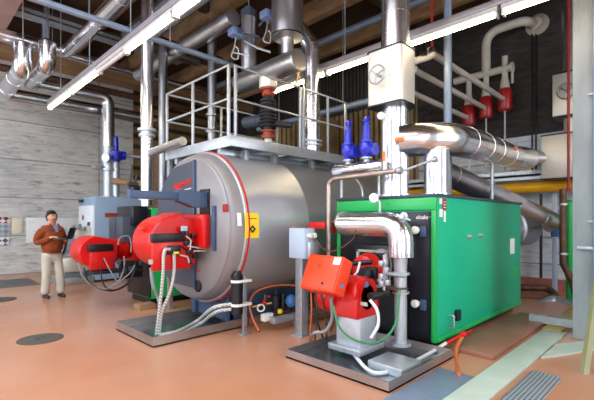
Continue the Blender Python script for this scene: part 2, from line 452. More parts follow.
# windows added for frontal fill, in the two unseen walls behind the camera
def added_window_wall(axis, c, lo, hi, name, wins):
    mb = MB(); z0, z1 = .9, 5.6; t = .3
    def bx(a, b, q0, q1):
        if axis == 'x': mb.box(c-t, c, a, b, q0, q1)
        else: mb.box(a, b, c-t, c, q0, q1)
    bx(lo, hi, 0, z0); bx(lo, hi, z1, CZ)
    e = lo
    for (a, b) in wins: bx(e, a, z0, z1); e = b
    bx(e, hi, z0, z1)
    struct(name, mb, M['conc_front'])
wf = [(-2.6, .2), (4.0, 6.6), (9.6, 12.4)]
ws = [(-2.6, .4), (4.6, 7.4)]
added_window_wall('x', X0, Y0, WY, 'wall_front', wf)
added_window_wall('y', Y0, X0, WX, 'wall_side', ws)
k = 1
for axis, c, wins in (('x', X0, wf), ('y', Y0, ws)):
    for (a, b) in wins:
        mb = MB()
        def fb(a0, b0, q0, q1):
            if axis == 'x': mb.box(c-.18, c-.1, a0, b0, q0, q1)
            else: mb.box(a0, b0, c-.18, c-.1, q0, q1)
        for j in range(2):
            p = a+(b-a)*j; p = min(max(p, a+.04), b-.04); fb(p-.04, p+.04, .9, 5.6)
        for q in (.94, 2.6, 5.56): fb(a, b, q-.04, q+.04)
        struct('added_window_%d' % k, mb, M['galv_white']); k += 1
        L = bpy.data.lights.new('daylight_portal', 'AREA'); L.shape = 'RECTANGLE'; L.size = b-a; L.size_y = 4.7
        L.cycles.is_portal = True
        lo = bpy.data.objects.new('daylight_portal', L); COL.objects.link(lo)
        if axis == 'x': lo.location = (c-.2, (a+b)/2, 3.25); lo.rotation_euler = (PI/2, 0, -PI/2)
        else: lo.location = ((a+b)/2, c-.2, 3.25); lo.rotation_euler = (PI/2, 0, 0)
# beams
struct('trim_4', MB().box(.7, 1.86, Y0, WY, 6.2, CZ), M['beam_pink'])
struct('trim_5', MB().box(X0, WX-.12, 14.0, WY, 6.35, CZ, .01), M['beam'])
struct('trim_6', MB().box(X0, WX-.12, 12.9, 13.25, 6.05, 6.45, .01), M['beam'])
for i, x in enumerate((3.6, 5.4, 7.2, 9.0)):
    struct('trim_%d' % (7+i), MB().box(x, x+.22, Y0, 14.0, 6.55, CZ, .01), M['beam'])
for i, y in enumerate((2.0, 5.2, 8.4, 11.2)):
    struct('trim_%d' % (11+i), MB().box(1.86, WX-.12, y, y+.2, 6.7, CZ-.001, .01), M['ceil'])

# column
cp = thing('concrete_column', 'pale concrete column with a conduit beside the white duct box', 'column', (6.65, .8, 0)); cp['kind'] = 'structure'
MB().box(6.4, 6.9, .55, 1.18, 0, 5.9, .012).build('shaft', M['conc_col'], cp)
MB().box(6.38, 6.92, .5, 1.2, 5.9, 6.55, .01).build('capital', M['conc_col'], cp)
mb = MB().tube([(6.35, .93, .05), (6.35, .93, 5.8)], .028, 10); mb.build('conduit', M['conduit'], cp)
mb = MB().box(6.33, 6.4, .7, 1.12, 1.2, 1.24, .004).box(6.33, 6.4, .86, 1.0, 1.55, 1.58, .004).box(6.33, 6.4, .86, 1.0, 3.2, 3.23, .004)
mb.build('conduit_bracket', M['galv'], cp)

# ================================================================== LIGHT FIXTURES
def luminaire(x, y0, y1, z, label, group, lit=True, name='fluorescent_lamp'):
    t = thing(name, label, 'lamp', (x, (y0+y1)/2, z), group)
    mb = MB()
    w = .062
    mb.prism([(x-w, y0, z+.02), (x+w, y0, z+.02), (x+w*.75, y0, z+.09), (x-w*.75, y0, z+.09)], (0, y1-y0, 0))
    mb.build('housing', M['lampbody'], t)
    mb = MB()
    mb.tube([(x, y0+.03, z), (x, y1-.03, z)], .036, 12)
    mb.build('tube' if lit else 'blank_cover', M['lamp'] if lit else M['lampcover'], t)
    for ya in (y0, y1-.03): MB().box(x-w*.8, x+w*.8, ya, ya+.03, z-.05, z+.05, .004).build('end_cap', M['lampbody'], t)
    return t
def trunk(x, y0, y1, z, label):
    t = thing('lamp_trunking', label, 'trunking', (x, (y0+y1)/2, z))
    MB().box(x-.07, x+.07, y0, y1, z+.09, z+.17, .004).build('rail', M['purplegrey'], t)
    y = y0+.3
    while y < y1:
        MB().tube([(x, y, z+.17), (x, y, CZ)], .008, 6).build('hanger_rod', M['galv'], t)
        y += 1.9
ZL = 4.3
trunk(2.6, -3.5, 11.0, ZL, 'long steel lamp trunking hung along the pale concrete wall side')
R1 = [(9.36, 11.0, 1), (7.7, 9.33, 1), (6.5, 7.67, 0), (4.9, 6.47, 1), (3.3, 4.87, 1), (.5, 2.0, 1), (-2.5, -1.0, 1)]
R1L = ['lit tube lamp at the wall end of the front lamp row', 'second lit tube lamp from the wall in the front row',
       'unlit pale blank section between the lit tubes of the front lamp row', 'lit tube lamp just after the blank section of the front row',
       'lit tube lamp at the top edge of the picture in the front row', 'tube lamp of the front row above the open floor', 'last tube lamp of the front row by the added windows']
for (a, b, l), s in zip(R1, R1L): luminaire(2.6, a, b, ZL, s, 'tube lamps of the front row', bool(l), 'fluorescent_lamp' if l else 'lamp_cover')
trunk(5.6, -3.5, 6.27, ZL, 'long steel lamp trunking crossing behind the tall vertical flues')
R2 = [(4.83, 6.27), (3.35, 4.8), (1.85, 3.3), (.35, 1.8), (-1.15, .3), (-3.2, -1.7)]
R2L = ['lit tube lamp seen behind the black coiled valve', 'lit tube lamp between the steel riser and the wheel valve housing', 'lit tube lamp between wheel valve housing and grey conduit',
       'lit tube lamp above the cream overhead pipes', 'tube lamp of the rear row near the concrete column', 'last tube lamp of the rear row']
for (a, b), s in zip(R2, R2L): luminaire(5.6, a, b, ZL, s, 'tube lamps of the rear row')

# ================================================================== GREEN BOILER (main)
gb = thing('green_boiler', 'large green box boiler with a black front panel', 'boiler', (6.2, 3.0, 0))
GX0, GX1, GY0, GY1, GZ0, GZ1 = 4.6, 7.85, 2.22, 3.75, .1, 1.87
MB().box(GX0+.02, GX1, GY0, GY1, GZ0, GZ1, .008).build('body', M['green'], gb)
MB().box(GX0+.1, GX1-.1, GY0+.1, GY1-.1, .0, GZ0).build('plinth', M['blackp'], gb)
MB().box(GX0-.02, GX1+.03, GY0-.02, GY1+.02, GZ1, GZ1+.035, .004).build('lid', M['char'], gb)
MB().box(GX0-.02, GX0+.02, GY0, GY1, GZ1-.16, GZ1-.01, .004).box(GX0-.02, GX0+.02, GY0, GY0+.06, GZ0, GZ1-.165, .004).box(GX0-.02, GX0+.02, GY1-.06, GY1, GZ0, GZ1-.165, .004).build('front_trim', M['green_trim'], gb)
pn = MB().box(GX0-.015, GX0+.02, GY0+.07, GY1-.07, GZ0, GZ1-.18, .004).build('front_panel', M['black'], gb)
MB().box(GX0-.03, GX0-.01, GY0+.36, GY0+.38, GZ0+.02, GZ1-.2, .003).box(GX0-.03, GX0-.01, GY0+.08, GY0+.09, GZ0+.02, GZ1-.2, .003).build('panel_seam', M['blackp'], pn)
text('elcalor', .07, frame((GX0-.02, 2.385, 1.617), (0, -1, 0), (0, 0, 1)), M['white'], 'lettering', pn, .002, .001)
for zz in (1.46, .56):
    kb = MB().lathe((GX0-.03, 2.44, zz), (-1, 0, 0), [(0, .02), (.05, .02), (.055, .045), (.1, .05), (.12, .035), (.125, 0)], 16).build('knob', M['white'], gb)
    MB().box(GX0-.07, GX0-.02, 2.33, 2.4, zz-.08, zz+.05, .006).build('latch', M['bluegrey'], gb)
for q in ((5.55, 1.36), (5.95, 1.37)): MB().lathe((q[0], GY0, q[1]), (0, -1, 0), [(0, .045), (.015, .045), (.02, .025), (.05, .02), (.05, 0)], 16).build('side_fastener', M['galv'], gb)
def side_card(name, x0, x1, z0, z1, m, par=gb): return MB().box(x0, x1, GY0-.006, GY0-.001, z0, z1, .001).build(name, m, par)
side_card('white_label', 4.67, 4.74, 1.78, 1.85, M['paper'])
side_card('white_label', 4.67, 4.755, 1.62, 1.72, M['paper'])
rl = side_card('red_label', 4.75, 4.86, 1.71, 1.85, M['redlabel'])
mb = MB()
for q in range(3): mb.box(4.775, 4.835, GY0-.008, GY0-.005, 1.735+q*.035, 1.745+q*.035)
mb.build('print_lines', M['paper'], rl)
side_card('white_label', 4.79, 4.84, 1.56, 1.70, M['paper'])
side_card('white_label', 7.28, 7.5, 1.02, 1.28, M['paper'])
side_card('white_label', 7.5, 7.7, .62, .78, M['green_trim'])
MB().box(GX0+.02, GX1, GY0-.012, GY0, GZ0, GZ0+.06, .003).build('base_strip', M['green_trim'], gb)
# lower corner bracket and handle on the side
MB().tube([(4.95, GY0, .38), (4.95, GY0-.06, .38), (4.95, GY0-.06, .22), (4.95, GY0, .22)], .012, 8, .02, 3).build('drain_handle', M['galv'], gb)
MB().box(5.1, 5.2, GY0-.05, GY0, .28, .42, .01).build('drain_box', M['blackp'], gb)
# red cable box on the far side of the front
MB().box(4.3, 4.56, GY1+.0, GY1+.32, 1.46, 1.56, .008).box(4.5, 4.75, GY1+.0, GY1+.1, 1.4, 1.58, .008).build('red_side_box', M['red'], gb)

# flue on the green boiler with wheel valve housing
FX, FY = 4.82, 2.92
fl = thing('boiler_flue', 'shiny vertical flue with pale hand-wheel housing on the green boiler', 'flue', (FX, FY, GZ1+.035))
MB().tube([(FX, FY, GZ1+.035), (FX, FY, 3.12)], .185, 32, bands=.6, bw=.012, bs=1.03).ring((FX, FY, GZ1+.05), (0, 0, 1), .21, .03, 32).build('lower_pipe', M['chrome'], fl)
MB().tube([(FX, FY, 3.86), (FX, FY, CZ)], .19, 32, bands=1.1, bw=.012, bs=1.03).build('upper_pipe', M['chrome'], fl)
h = MB(); hx0, hx1, hy0, hy1 = FX-.27, FX+.23, FY-.25, FY+.28
def rrect(g, z):
    out = []
    x0_, x1_, y0_, y1_ = hx0-g, hx1+g, hy0-g, hy1+g
    for (cx_, cy_, a0_, rc) in ((x1_, y1_, 0, .1), (x0_, y1_, 90, .05), (x0_, y0_, 180, .06), (x1_, y0_, 270, .2)):
        sx_ = -1 if cx_ == x1_ else 1; sy_ = -1 if cy_ == y1_ else 1
        for k_ in range(6):
            a_ = math.radians(a0_+18*k_)
            out.append(V((cx_+sx_*rc+rc*math.cos(a_), cy_+sy_*rc+rc*math.sin(a_), z)))
    return out
h.loft([rrect(0, 3.13), rrect(0, 3.86)])
hb = h.build('valve_housing', M['boxmetal'], fl)
MB().loft([rrect(.01, 3.855), rrect(.01, 3.875)]).build('housing_edge', M['blackp'], hb)
MB().loft([rrect(.01, 3.115), rrect(.01, 3.135)]).build('housing_edge', M['blackp'], hb)
def handwheel(c, ax, R, parent, m=M['galv']):
    ax = V(ax); c = V(c)
    mb = MB().torus(c+ax*.09, ax, R, R*.1, 28, 8)
    nm = ax.orthogonal().normalized(); bi = ax.cross(nm)
    for k in range(3):
        a = 2*PI*k/3+1.1
        mb.tube([c+ax*.09, c+ax*.09+(nm*math.cos(a)+bi*math.sin(a))*R], R*.08, 8)
    mb.tube([c, c+ax*.12], R*.16, 12)
    return mb.build('hand_wheel', m, parent)
handwheel((hx0, FY+.06, 3.5), (-1, 0, 0), .12, fl)

# second flue and large curved duct
DX, DY = 5.12, 2.47
f2 = thing('flue_riser', 'short shiny riser joining the large curved duct to the green boiler', 'flue', (DX, DY, GZ1+.035))
MB().tube([(DX, DY, GZ1+.035), (DX, DY, 2.52)], .165, 32, bands=.5, bw=.012, bs=1.03).ring((DX, DY, GZ1+.05), (0, 0, 1), .19, .03, 32).build('pipe', M['chrome'], f2)
bd = thing('exhaust_duct', 'large shiny segmented duct sweeping from the flue to the white box', 'duct', (7.3, 2.5, 2.5))
pts = [(FX-.0, FY-.05, 2.66), (5.0, 2.6, 2.67), (5.35, 2.38, 2.69), (6.2, 2.4, 2.74), (7.6, 2.54, 2.82), (8.8, 2.62, 2.88), (9.3, 2.5, 2.88)]
MB().tube(pts, .225, 32, bend=.5, seg=6, bands=.75, bw=.012, bs=1.015).build('duct', M['chrome'], bd)
MB().tube([(9.25, 2.52, 2.9), (9.66, 2.28, 2.9)], .15, 28).ring((9.32, 2.48, 2.9), (.9, -.4, 0), .19, .04).build('collar', M['chrome_soft'], bd)
for q, a in (((4.96, 2.66, 2.73), 0), ((8.0, 2.36, 2.88), 1)):
    c = V(q)
    if a == 0:
        e = P(400, 139, d=(V((4.86, 2.68, 2.7))-EYE).dot(FW)-.2)
        ms = frame(e, RT, UP)
        MB().box(-.055, .055, -.022, .022, -.06, .0, .004, mtx=ms).build('orange_tag', M['tag'], bd)
    else:
        MB().box(c.x-.05, c.x+.05, c.y-.04, c.y-.02, c.z, c.z+.06, .004).build('orange_tag', M['tag'], bd)

# white plenum box on the right and the upper wheel housing
pb = thing('plenum_box', 'pale sheet metal box at the end of the curved duct', 'duct box', (9.85, 1.75, 2.45))
MB().box(9.5, 9.83, 1.2, 2.3, 2.46, 3.34, .015).build('box', M['boxmetal'], pb)
for za in (3.34, 2.435): MB().box(9.49, 9.84, 1.19, 2.31, za, za+.025, .004).build('edge_trim', M['blackp'], pb)
ub = thing('damper_flue', 'vertical flue with pale hand-wheel housing above the sheet metal box', 'flue', (9.9, 1.85, 3.37))
MB().box(9.6, 10.2, 1.5, 2.12, 3.74, 4.6, .015).build('valve_housing', M['boxmetal'], ub)
for za in (4.6, 3.715): MB().box(9.59, 10.21, 1.49, 2.13, za, za+.025, .004).build('edge_trim', M['blackp'], ub)
handwheel((9.6, 1.87, 4.2), (-1, 0, 0), .155, ub, M['chrome_dark'])
MB().tube([(9.9, 1.82, 4.63), (9.9, 1.82, CZ)], .19, 24, bands=1, bw=.02, bs=1.05).build('upper_pipe', M['chrome_soft'], ub)
MB().tube([(9.9, 1.85, 3.365), (9.9, 1.85, 3.72)], .13, 24).build('lower_pipe', M['boxmetal'], ub)
# red riser
rr = P(568.5, 100, d=6.8)
tag(MB().tube([(rr.x, rr.y, 2.1), (rr.x, rr.y, CZ)], .022, 10).ring((rr.x, rr.y, 2.12), (0, 0, 1), .035, .05).build('red_riser', M['redpipe']), 'thin dark red pipe dropping in front of the column', 'pipe')
# blue grey vertical conduit
q = (6.3, 2.85)
tag(MB().tube([(q[0], q[1], GZ1+.035), (q[0], q[1], CZ)], .062, 16).build('conduit_riser', M['conduit']), 'blue-grey vertical conduit rising behind the curved duct', 'conduit')
# thin pipe rising right behind diag duct (px 492)
q = P(492, 180, y=2.55)
tag(MB().tube([(q.x, q.y, GZ1+.035), (q.x, q.y, 2.64)], .03, 12).build('vent_stub', M['galv']), 'thin steel pipe standing on the back of the green boiler', 'pipe')

# diagonal duct behind, and the end drum with actuator
dd = thing('inclined_duct', 'dull inclined duct descending behind the green boiler', 'duct', (9, 3, 1.9))
MB().tube([P(436, 169, d=6.9), P(552, 222, d=8.1)], .2, 28, bands=.8, bw=.015, bs=1.03).build('duct', M['chrome_soft'], dd)
ed = thing('flue_drum', 'dark horizontal flue drum behind the green boiler with blue actuator', 'drum', (8.6, 2.45, 1))
MB().lathe((7.86, 2.62, 1.43), (1, -.12, 0), [(0, .3), (.15, .36), (.3, .36), (.32, .4), (.36, .4), (.38, .36), (1.15, .34), (1.3, .22), (1.5, .16), (1.62, .16), (1.62, 0)], 32).build('drum', M['chrome_dark'], ed)
a = P(556, 231, d=8.3)
MB().box(a.x-.1, a.x+.1, a.y-.08, a.y+.08, a.z-.12, a.z+.12, .02).build('actuator', M['cyanact'], ed)
MB().tube([a, P(546, 229, d=8.3)], .05, 12).build('spindle', M['galv'], ed)
MB().tube([(8.4, 2.55, 0), (8.4, 2.55, 1.08)], .05, 10).build('support_post', M['galv'], ed)

# yellow pipe and ledge
tag(MB().tube([(10.0, -1, 2.33), (10.0, 6.3, 2.33)], .12, 20).ring((10.0, 1.93, 2.33), (0, 1, 0), .14, .05).build('yellow_pipe', M['yellow']), 'thick yellow gas pipe running along the far wall', 'pipe')
tag(MB().box(9.85, 10.15, -1, 6.3, 2.56, 2.62, .004).box(9.85, 9.87, -1, 6.3, 2.5, 2.7).box(10.13, 10.15, -1, 6.3, 2.5, 2.7).build('cable_tray', M['galv']), 'steel cable tray just above the thick yellow pipe', 'cable tray')

# wall expansion vessels with white risers
wx = 10.0
ys = [3.99, 3.58, 3.16]; zs = [4.2, 4.32, 4.42]
vl = ['dark red hanging vessel farthest from the column', 'middle one of the three dark red hanging vessels', 'dark red hanging vessel nearest the column']
for y, z, l in zip(ys, zs, vl):
    t = thing('red_vessel', l, 'vessel', (wx, y, z-.28), 'hanging red vessels on the dark wall')
    MB().lathe((wx, y, z-.28), (0, 0, 1), [(0, .05), (.01, .13), (.05, .155), (.42, .16), (.5, .13), (.52, .06)], 24).build('vessel', M['reddark'], t)
    MB().lathe((wx, y, z+.24), (0, 0, 1), [(0, .11), (.08, .1), (.28, .065), (.75, .065)], 20).build('neck', M['cream'], t)
    MB().tube([(wx, y, z-.28), (wx, y, 2.75)], .022, 8).build('drop_pipe', M['galv'], t)
t = thing('white_manifold', 'white branching header pipe on the dark wall above the red vessels', 'pipe', (wx, 3.5, 5))
MB().tube([(wx, 4.35, 5.12), (wx, 3.0, 5.12)], .085, 16).ring((wx, 3.0, 5.12), (0, 1, 0), .12, .04).build('header', M['cream'], t)
MB().tube([(wx, 3.58, 5.1), (wx, 3.58, 6.1), (wx, 2.75, 6.1), (wx+.3, 2.65, 6.1), (wx+.42, 2.6, 6.1)], .1, 16, bend=.35).build('riser', M['cream'], t)
MB().lathe((WX-.06, 2.6, 6.1), (-1, 0, 0), [(0, .24), (.04, .24), (.1, .15), (.16, .13)], 24).build('wall_flange', M['cream'], t)
MB().tube([(wx, 3.0, 5.1), (wx, 3.0, 4.75)], .03, 8).build('drain', M['cream'], t)
tag(MB().tube([(WX-.1, 2.62, 6.0), (WX-.1, 2.62, 2.75)], .02, 8).tube([(WX-.1, 2.7, 6.0), (WX-.1, 2.7, 2.75)], .02, 8).build('wall_cable', M['blackp']), 'pair of black cables running down the dark wall', 'cable')
# cream sloping pipes along X to the vessels
for y, z, xs, l in ((3.16, 4.4, 6.3, 'cream overhead pipe leading to the vessel nearest the column'), (3.58, 4.28, 6.54, 'cream overhead pipe leading to the middle red vessel'), (3.99, 4.12, 6.9, 'cream overhead pipe leading to the farthest red vessel')):
    tag(MB().tube([(xs, y, z), (wx-.15, y, z)], .055, 16).ring((xs, y, z), (1, 0, 0), .075, .05).build('cream_pipe', M['cream']), l, 'pipe', 'cream overhead pipes')
t = thing('vent_valve', 'dark valve under a thin red drop pipe beside the wheel housing', 'valve', P(428, 60, d=6.6))
a = P(432, 52, d=6.62)
MB().tube([a, (a.x, a.y, CZ)], .022, 8).build('drop_pipe', M['redpipe'], t)
MB().tube([P(412, 62, d=6.75), P(428, 57, d=6.65), P(434, 54, d=6.65)], .06, 14, .1).build('branch', M['cream'], t)
a = P(424, 56, d=6.62)
MB().lathe(a, (0, 0, 1), [(0, .05), (.1, .05), (.12, .035), (.28, .03), (.33, .01)], 14).ring(P(433, 50, d=6.62), (0, 0, 1), .07, .05).build('valve', M['blackp'], t)

# ---- header cylinder with blue safety valves over green boiler front
hd = thing('header_cylinder', 'short shiny horizontal header carrying the two blue valves', 'header pipe', (4.5, 3.35, 2.2))
MB().lathe((4.5, 2.9, 2.3), (0, 1, 0), [(0, 0), (0, .07), (.03, .085), (.8, .085), (.83, .07), (.83, 0)], 24).ring((4.5, 3.3, 2.3), (0, 1, 0), .089, .02).build('cylinder', M['chrome'], hd)
MB().tube([(4.5, 3.6, 2.22), (4.5, 3.6, GZ1+.035)], .02, 8).tube([(4.62, 3.05, 2.22), (4.62, 3.05, GZ1+.035)], .02, 8).build('stand_pipe', M['galv'], hd)
for y, l in ((3.48, 'blue safety valve farther from the tall shiny flue'), (3.17, 'blue safety valve next to the tall shiny flue')):
    t = thing('safety_valve', l, 'valve', (4.5, y, 2.38), 'blue safety valves')
    MB().lathe((4.5, y, 2.37), (0, 0, 1), [(0, .04), (.04, .04), (.045, .08), (.065, .08), (.07, .04)], 20).build('base_flange', M['galv'], t)
    mb = MB().lathe((4.5, y, 2.44), (0, 0, 1), [(0, .05), (.02, .055), (.06, .075), (.1, .095), (.15, .095), (.19, .08), (.2, .09), (.22, .09), (.23, .055), (.42, .05), (.43, .035), (.47, .035), (.48, .045), (.53, .04), (.55, .01)], 24)
    mb.lathe((4.5, y, 2.53), (0, -1, 0), [(0, .07), (.1, .075), (.12, .085), (.15, .085), (.15, 0)], 20)
    mb.build('valve_body', M['blue'], t)
    MB().tube([(4.5, y, 2.96), (4.5, y-.05, 2.99), (4.47, y-.07, 2.93)], .012, 8, .03).build('lever', M['blue'], t)
# white standing pipe w/ gauge
a = P(385, 150, d=5.2)
t = thing('gauge_pipe', 'thin pale pipe with pressure gauge in front of the shiny flue', 'gauge', (a.x, a.y, 2.2))
MB().tube([(a.x, a.y, 2.2), (a.x, a.y, 2.96)], .028, 12).build('pipe', M['white'], t)
MB().tube([(a.x-.03, a.y, 2.35), (a.x-.03, a.y, 2.47)], .018, 10).build('orange_tag', M['tag'], t)
g = P(381, 116, d=5.15)
MB().lathe(g, (-1, -.6, 0), [(-.02, .045), (.02, .048), (.022, .04), (.018, .0)], 20).build('gauge', M['white'], t)
MB().tube([g, (a.x, a.y, 2.94)], .012, 8).build('stem', M['galv'], t)
# copper pipe bending over green boiler
t = thing('copper_pipe', 'dull copper pipe arching over the green boiler front corner', 'pipe', (4.35, 3.7, 1.1))
MB().tube([(4.35, 3.71, .35), (4.35, 3.71, 2.12), (4.35, 3.6, 2.17), (4.35, 2.62, 2.19)], .034, 14, bend=.2).build('pipe', M['copper'], t)
MB().tube([(4.35, 2.66, 2.19), (4.4, 2.5, 2.2), (4.5, 2.2, 2.3)], .016, 8).lathe((4.35, 2.6, 2.19), (0, -1, 0), [(0, .045), (.06, .045)], 12).lathe((4.5, 2.2, 2.3), (.2, -1, .2), [(-.03, .03), (.03, .04)], 12).build('fitting', M['galv'], t)
cable('capillary_line', 'curved steel line looping behind the copper arch', [P(338, 170, d=5.9), P(352, 176, d=5.8), P(361, 186, d=5.75), P(363, 197, d=5.7)], .02, M['galv'], 'pipe')

# gauge on a stem on black panel
g = P(374, 198, x=4.42)
t = thing('dial_gauge', 'round white dial gauge on a stem above the insulated elbow', 'gauge', (g.x, g.y, g.z-.2))
MB().lathe(g, (-1, -.5, .1), [(-.03, .05), (.02, .062), (.025, .052), (.02, 0)], 20).build('dial', M['white'], t)
MB().tube([g, P(380, 202, x=4.45), P(380, 216, x=4.4)], .017, 10, .03).build('stem', M['galv_white'], t)

# ---- insulated air duct (chrome elbow) to burner
sx = 4.18
di = thing('insulated_gas_pipe', 'shiny clad pipe elbowing down in front of the black panel', 'pipe', (sx, 2.47, .1))
MB().tube([(sx, 3.32, 1.53), (sx, 2.46, 1.53), (sx, 2.46, 1.15)], .152, 28, bend=.22, seg=6, elbow_bands=True, bands=.3, bw=.01, bs=1.03).build('cladding', M['chrome'], di)
MB().lathe((sx, 3.3, 1.55), (0, 1, 0), [(0, .15), (.03, .15), (.05, .1), (.07, .07), (.12, .06)], 24).build('end_collar', M['galv'], di)
mb = MB().lathe((sx, 2.46, .12), (0, 0, 1), [(0, .12), (.03, .12), (.035, .072), (.6, .072), (.605, .1), (.625, .1), (.63, .072), (.82, .072), (.825, .105), (.85, .105), (.855, .072), (1.02, .08), (1.05, .13)], 24)
mb.build('bare_pipe', M['galv_white'], di)
MB().lathe((sx-.03, 2.5, .78), (0, 0, 1), [(0, .14), (.02, .14)], 6).build('flange', M['rust'], di)
a = P(384, 273, d=4.4)
mb = MB()
for i in range(7):
    c = a+V((random.uniform(-.05, .05), random.uniform(-.06, .06), random.uniform(-.12, .12)))
    mb.box(c.x-.025, c.x+.025, c.y-.025, c.y+.025, c.z-.03, c.z+.03, .006)
mb.tube([a, a+V((.25, -.1, -.05))], .02, 8).tube([a+V((0, 0, -.2)), a+V((0, 0, .2))], .015, 8)
mb.build('valve_cluster', M['galv'], di)
c = P(405, 217, x=4.2)
MB().lathe(c, (-1, 0, .1), [(0, .05), (.04, .055), (.05, .03), (.08, .03)], 14).tube([c+V((-.05, .08, .03)), c+V((-.05, -.1, -.04))], .014, 8).build('pressure_tap', M['galv'], di)

# ---- orange-boxed burner 2
b2 = thing('right_burner', 'red burner with a tilted orange control box on the green boiler', 'burner', (3.9, 2.9, 0))
b2.name = 'boiler_burner'; ORG['boiler_burner'] = ORG['right_burner']
# control box
cbm = P(326, 275, d=4.42)
mt = Matrix.Translation(cbm) @ Matrix.Rotation(math.radians(24), 4, 'Y')
cbo = MB().box(-.09, .09, -.25, .25, -.2, .2, .012, mtx=mt).build('control_box', M['orange'], b2)
MB().box(-.1, -.09, -.235, .235, -.185, .185, .008, mtx=mt).build('box_lid', M['orange'], cbo)
MB().box(-.106, -.1, -.235, -.14, .1, .18, .002, mtx=mt).build('white_sticker', M['paper'], cbo)
MB().lathe((0, 0, 0), (-1, 0, 0), [(0, .018), (.012, .018), (.012, 0)], 12).build('dummy', M['blackp'], cbo)
bpy.data.objects.remove(bpy.data.objects['dummy'])
for (yy, zz, rad, mm) in ((-.07, -.12, .014, 'blackp'), (.05, .08, .022, 'orangedark')):
    MB().lathe(mt @ V((-.1, yy, zz)), mt.to_3x3() @ V((-1, 0, 0)), [(0, rad), (.01, rad), (.01, 0)], 14).build('lock', M[mm], cbo)
MB().lathe(mt @ V((0, -.25, -.1)), mt.to_3x3() @ V((0, -1, 0)), [(0, .028), (.01, .028), (.01, 0)], 14).build('cable_gland', M['blueact'], cbo)
# blower volute (axis Y), motor, flange
vc = P(354, 297, d=4.45)
prof = []
mb = MB()
# fan housing : rounded D lofted
poly = []
cx, cz = 3.72, .72
for a in range(0, 360, 15):
    r = .2+.03*abs(math.sin(math.radians(a)))
    poly.append((cx+r*math.cos(math.radians(a)), 2.62, cz+r*math.sin(math.radians(a))))
rings = []
for yy, s in ((2.60, .6), (2.62, .85), (2.66, .97), (2.72, 1.0), (2.86, 1.0), (2.92, .97), (2.95, .8)):
    rings.append([V((cx+(p[0]-cx)*s, yy, cz+(p[2]-cz)*s)) for p in poly])
mb.loft(rings)
mb.build('fan_housing', M['red'], b2)
MB().lathe((3.66, 3.1, .66), (0, 1, 0), [(-.2, .16), (-.1, .17), (.05, .17), (.12, .14), (.16, .08), (.16, 0)], 28).build('motor', M['red'], b2)
MB().loft([[V((x, y, z)) for x, y in ((cx-w-o_, 2.6), (cx+w, 2.6), (cx+w, 2.96), (cx-w-o_, 2.96))] for z, w, o_ in ((.5, .2, .0), (.52, .215, 0), (.68, .2, 0), (.86, .15, 0), (.92, .09, 0))]).build('lower_body', M['red'], b2)
MB().box(3.58, 3.88, 2.6, 2.94, .17, .5, .008).build('pedestal', M['galv_white'], b2)
MB().box(3.5, 3.98, 2.55, 3.0, .11, .18, .01).build('pedestal_foot', M['galv'], b2)
MB().tube([(3.7, 2.75, .8), (3.92, 2.78, .95)], .09, 20).build('blast_tube', M['blackp'], b2)
ff = P(371, 268, x=4.3)
MB().lathe((4.2, ff.y, ff.z), (1, 0, 0), [(-.12, .0), (-.12, .1), (-.08, .17), (.0, .19), (.04, .2), (.06, .2)], 32).build('burner_head', M['red'], b2)
mb = MB(); w = .23
for (a0, a1, c0, c1) in ((-w, w, w-.03, w), (-w, w, -w, -w+.03), (-w, -w+.03, -w, w), (w-.03, w, -w, w)):
    mb.box(4.3, 4.34, ff.y+a0, ff.y+a1, ff.z+c0, ff.z+c1, .003)
mb.build('square_frame', M['cream'], b2)
MB().box(4.34, 4.58, ff.y-.3, ff.y+.3, ff.z-.3, ff.z+.3, .02).build('mounting_plate', M['blackp'], b2)
a = P(371, 272, x=4.0)
MB().box(a.x-.03, a.x+.05, a.y-.07, a.y+.07, a.z-.08, a.z+.06, .01).build('transformer', M['blackp'], b2)
MB().tube([P(348, 264, x=3.9), P(372, 262, x=4.0)], .03, 12).tube([P(352, 264, x=3.85), P(350, 275, x=3.8), P(353, 284, x=3.8)], .02, 10, .05).build('ignition_cable', M['blackp'], b2)
MB().tube([P(360, 262, x=3.85), P(357, 273, x=3.8), P(350, 280, x=3.75), P(346, 277, x=3.75)], .014, 8, .05).build('white_lead', M['hosewhite'], b2)
c = P(368, 286, x=3.6)
MB().lathe(P(366, 285, x=3.68), (-1, -.3, .5), [(0, .035), (.02, .035), (.02, 0)], 14).build('sight_disc', M['bluegrey'], b2)
MB().tube([P(370, 297, d=4.3), P(387, 292, d=4.45)], .045, 14).build('air_damper', M['blackp'], b2)
MB().box(c.x-.02, c.x, c.y-.0, c.y+.1, c.z-.22, c.z-.18, .003).build('rating_plate', M['cream'], b2)
# cables below the orange box
for i, (px, px2, y2, m_) in enumerate(((311, 309, 345, 'hoseorange'), (316, 315, 340, 'rust'), (321, 327, 342, 'rust'), (332, 331, 332, 'rust'))):
    cable('burner_cable', 'thin brown cable hanging under the tilted orange box', [P(px, 293, d=4.6), P((px+px2)/2+1.5, 315, d=4.7), P(px2, y2, z=.02)], .009, M[m_], 'cable', group='brown cables under the orange box')
cable('grey_hose', 'grey hose curling from orange box down to the tray edge', [P(331, 298, d=4.5), P(332, 318, d=4.6), P(325, 331, d=4.7), P(314, 333, d=4.75), P(310, 341, z=.03)], .02, M['hosegrey'], 'hose')
cable('earth_cable', 'green earth cable sweeping under the fan housing', [P(333, 305, d=4.3), P(340, 328, d=4.2), P(357, 341, d=4.1), P(378, 342, d=4.1), P(395, 325, d=4.15), P(400, 290, d=4.3)], .012, M['hosegreen'])
cable('white_hose', 'white hose bowing from burner to the pipe foot', [P(370, 300, d=4.25), P(377, 310, d=4.2), P(378, 325, d=4.2), P(371, 338, d=4.2)], .018, M['hosewhite'], 'hose')
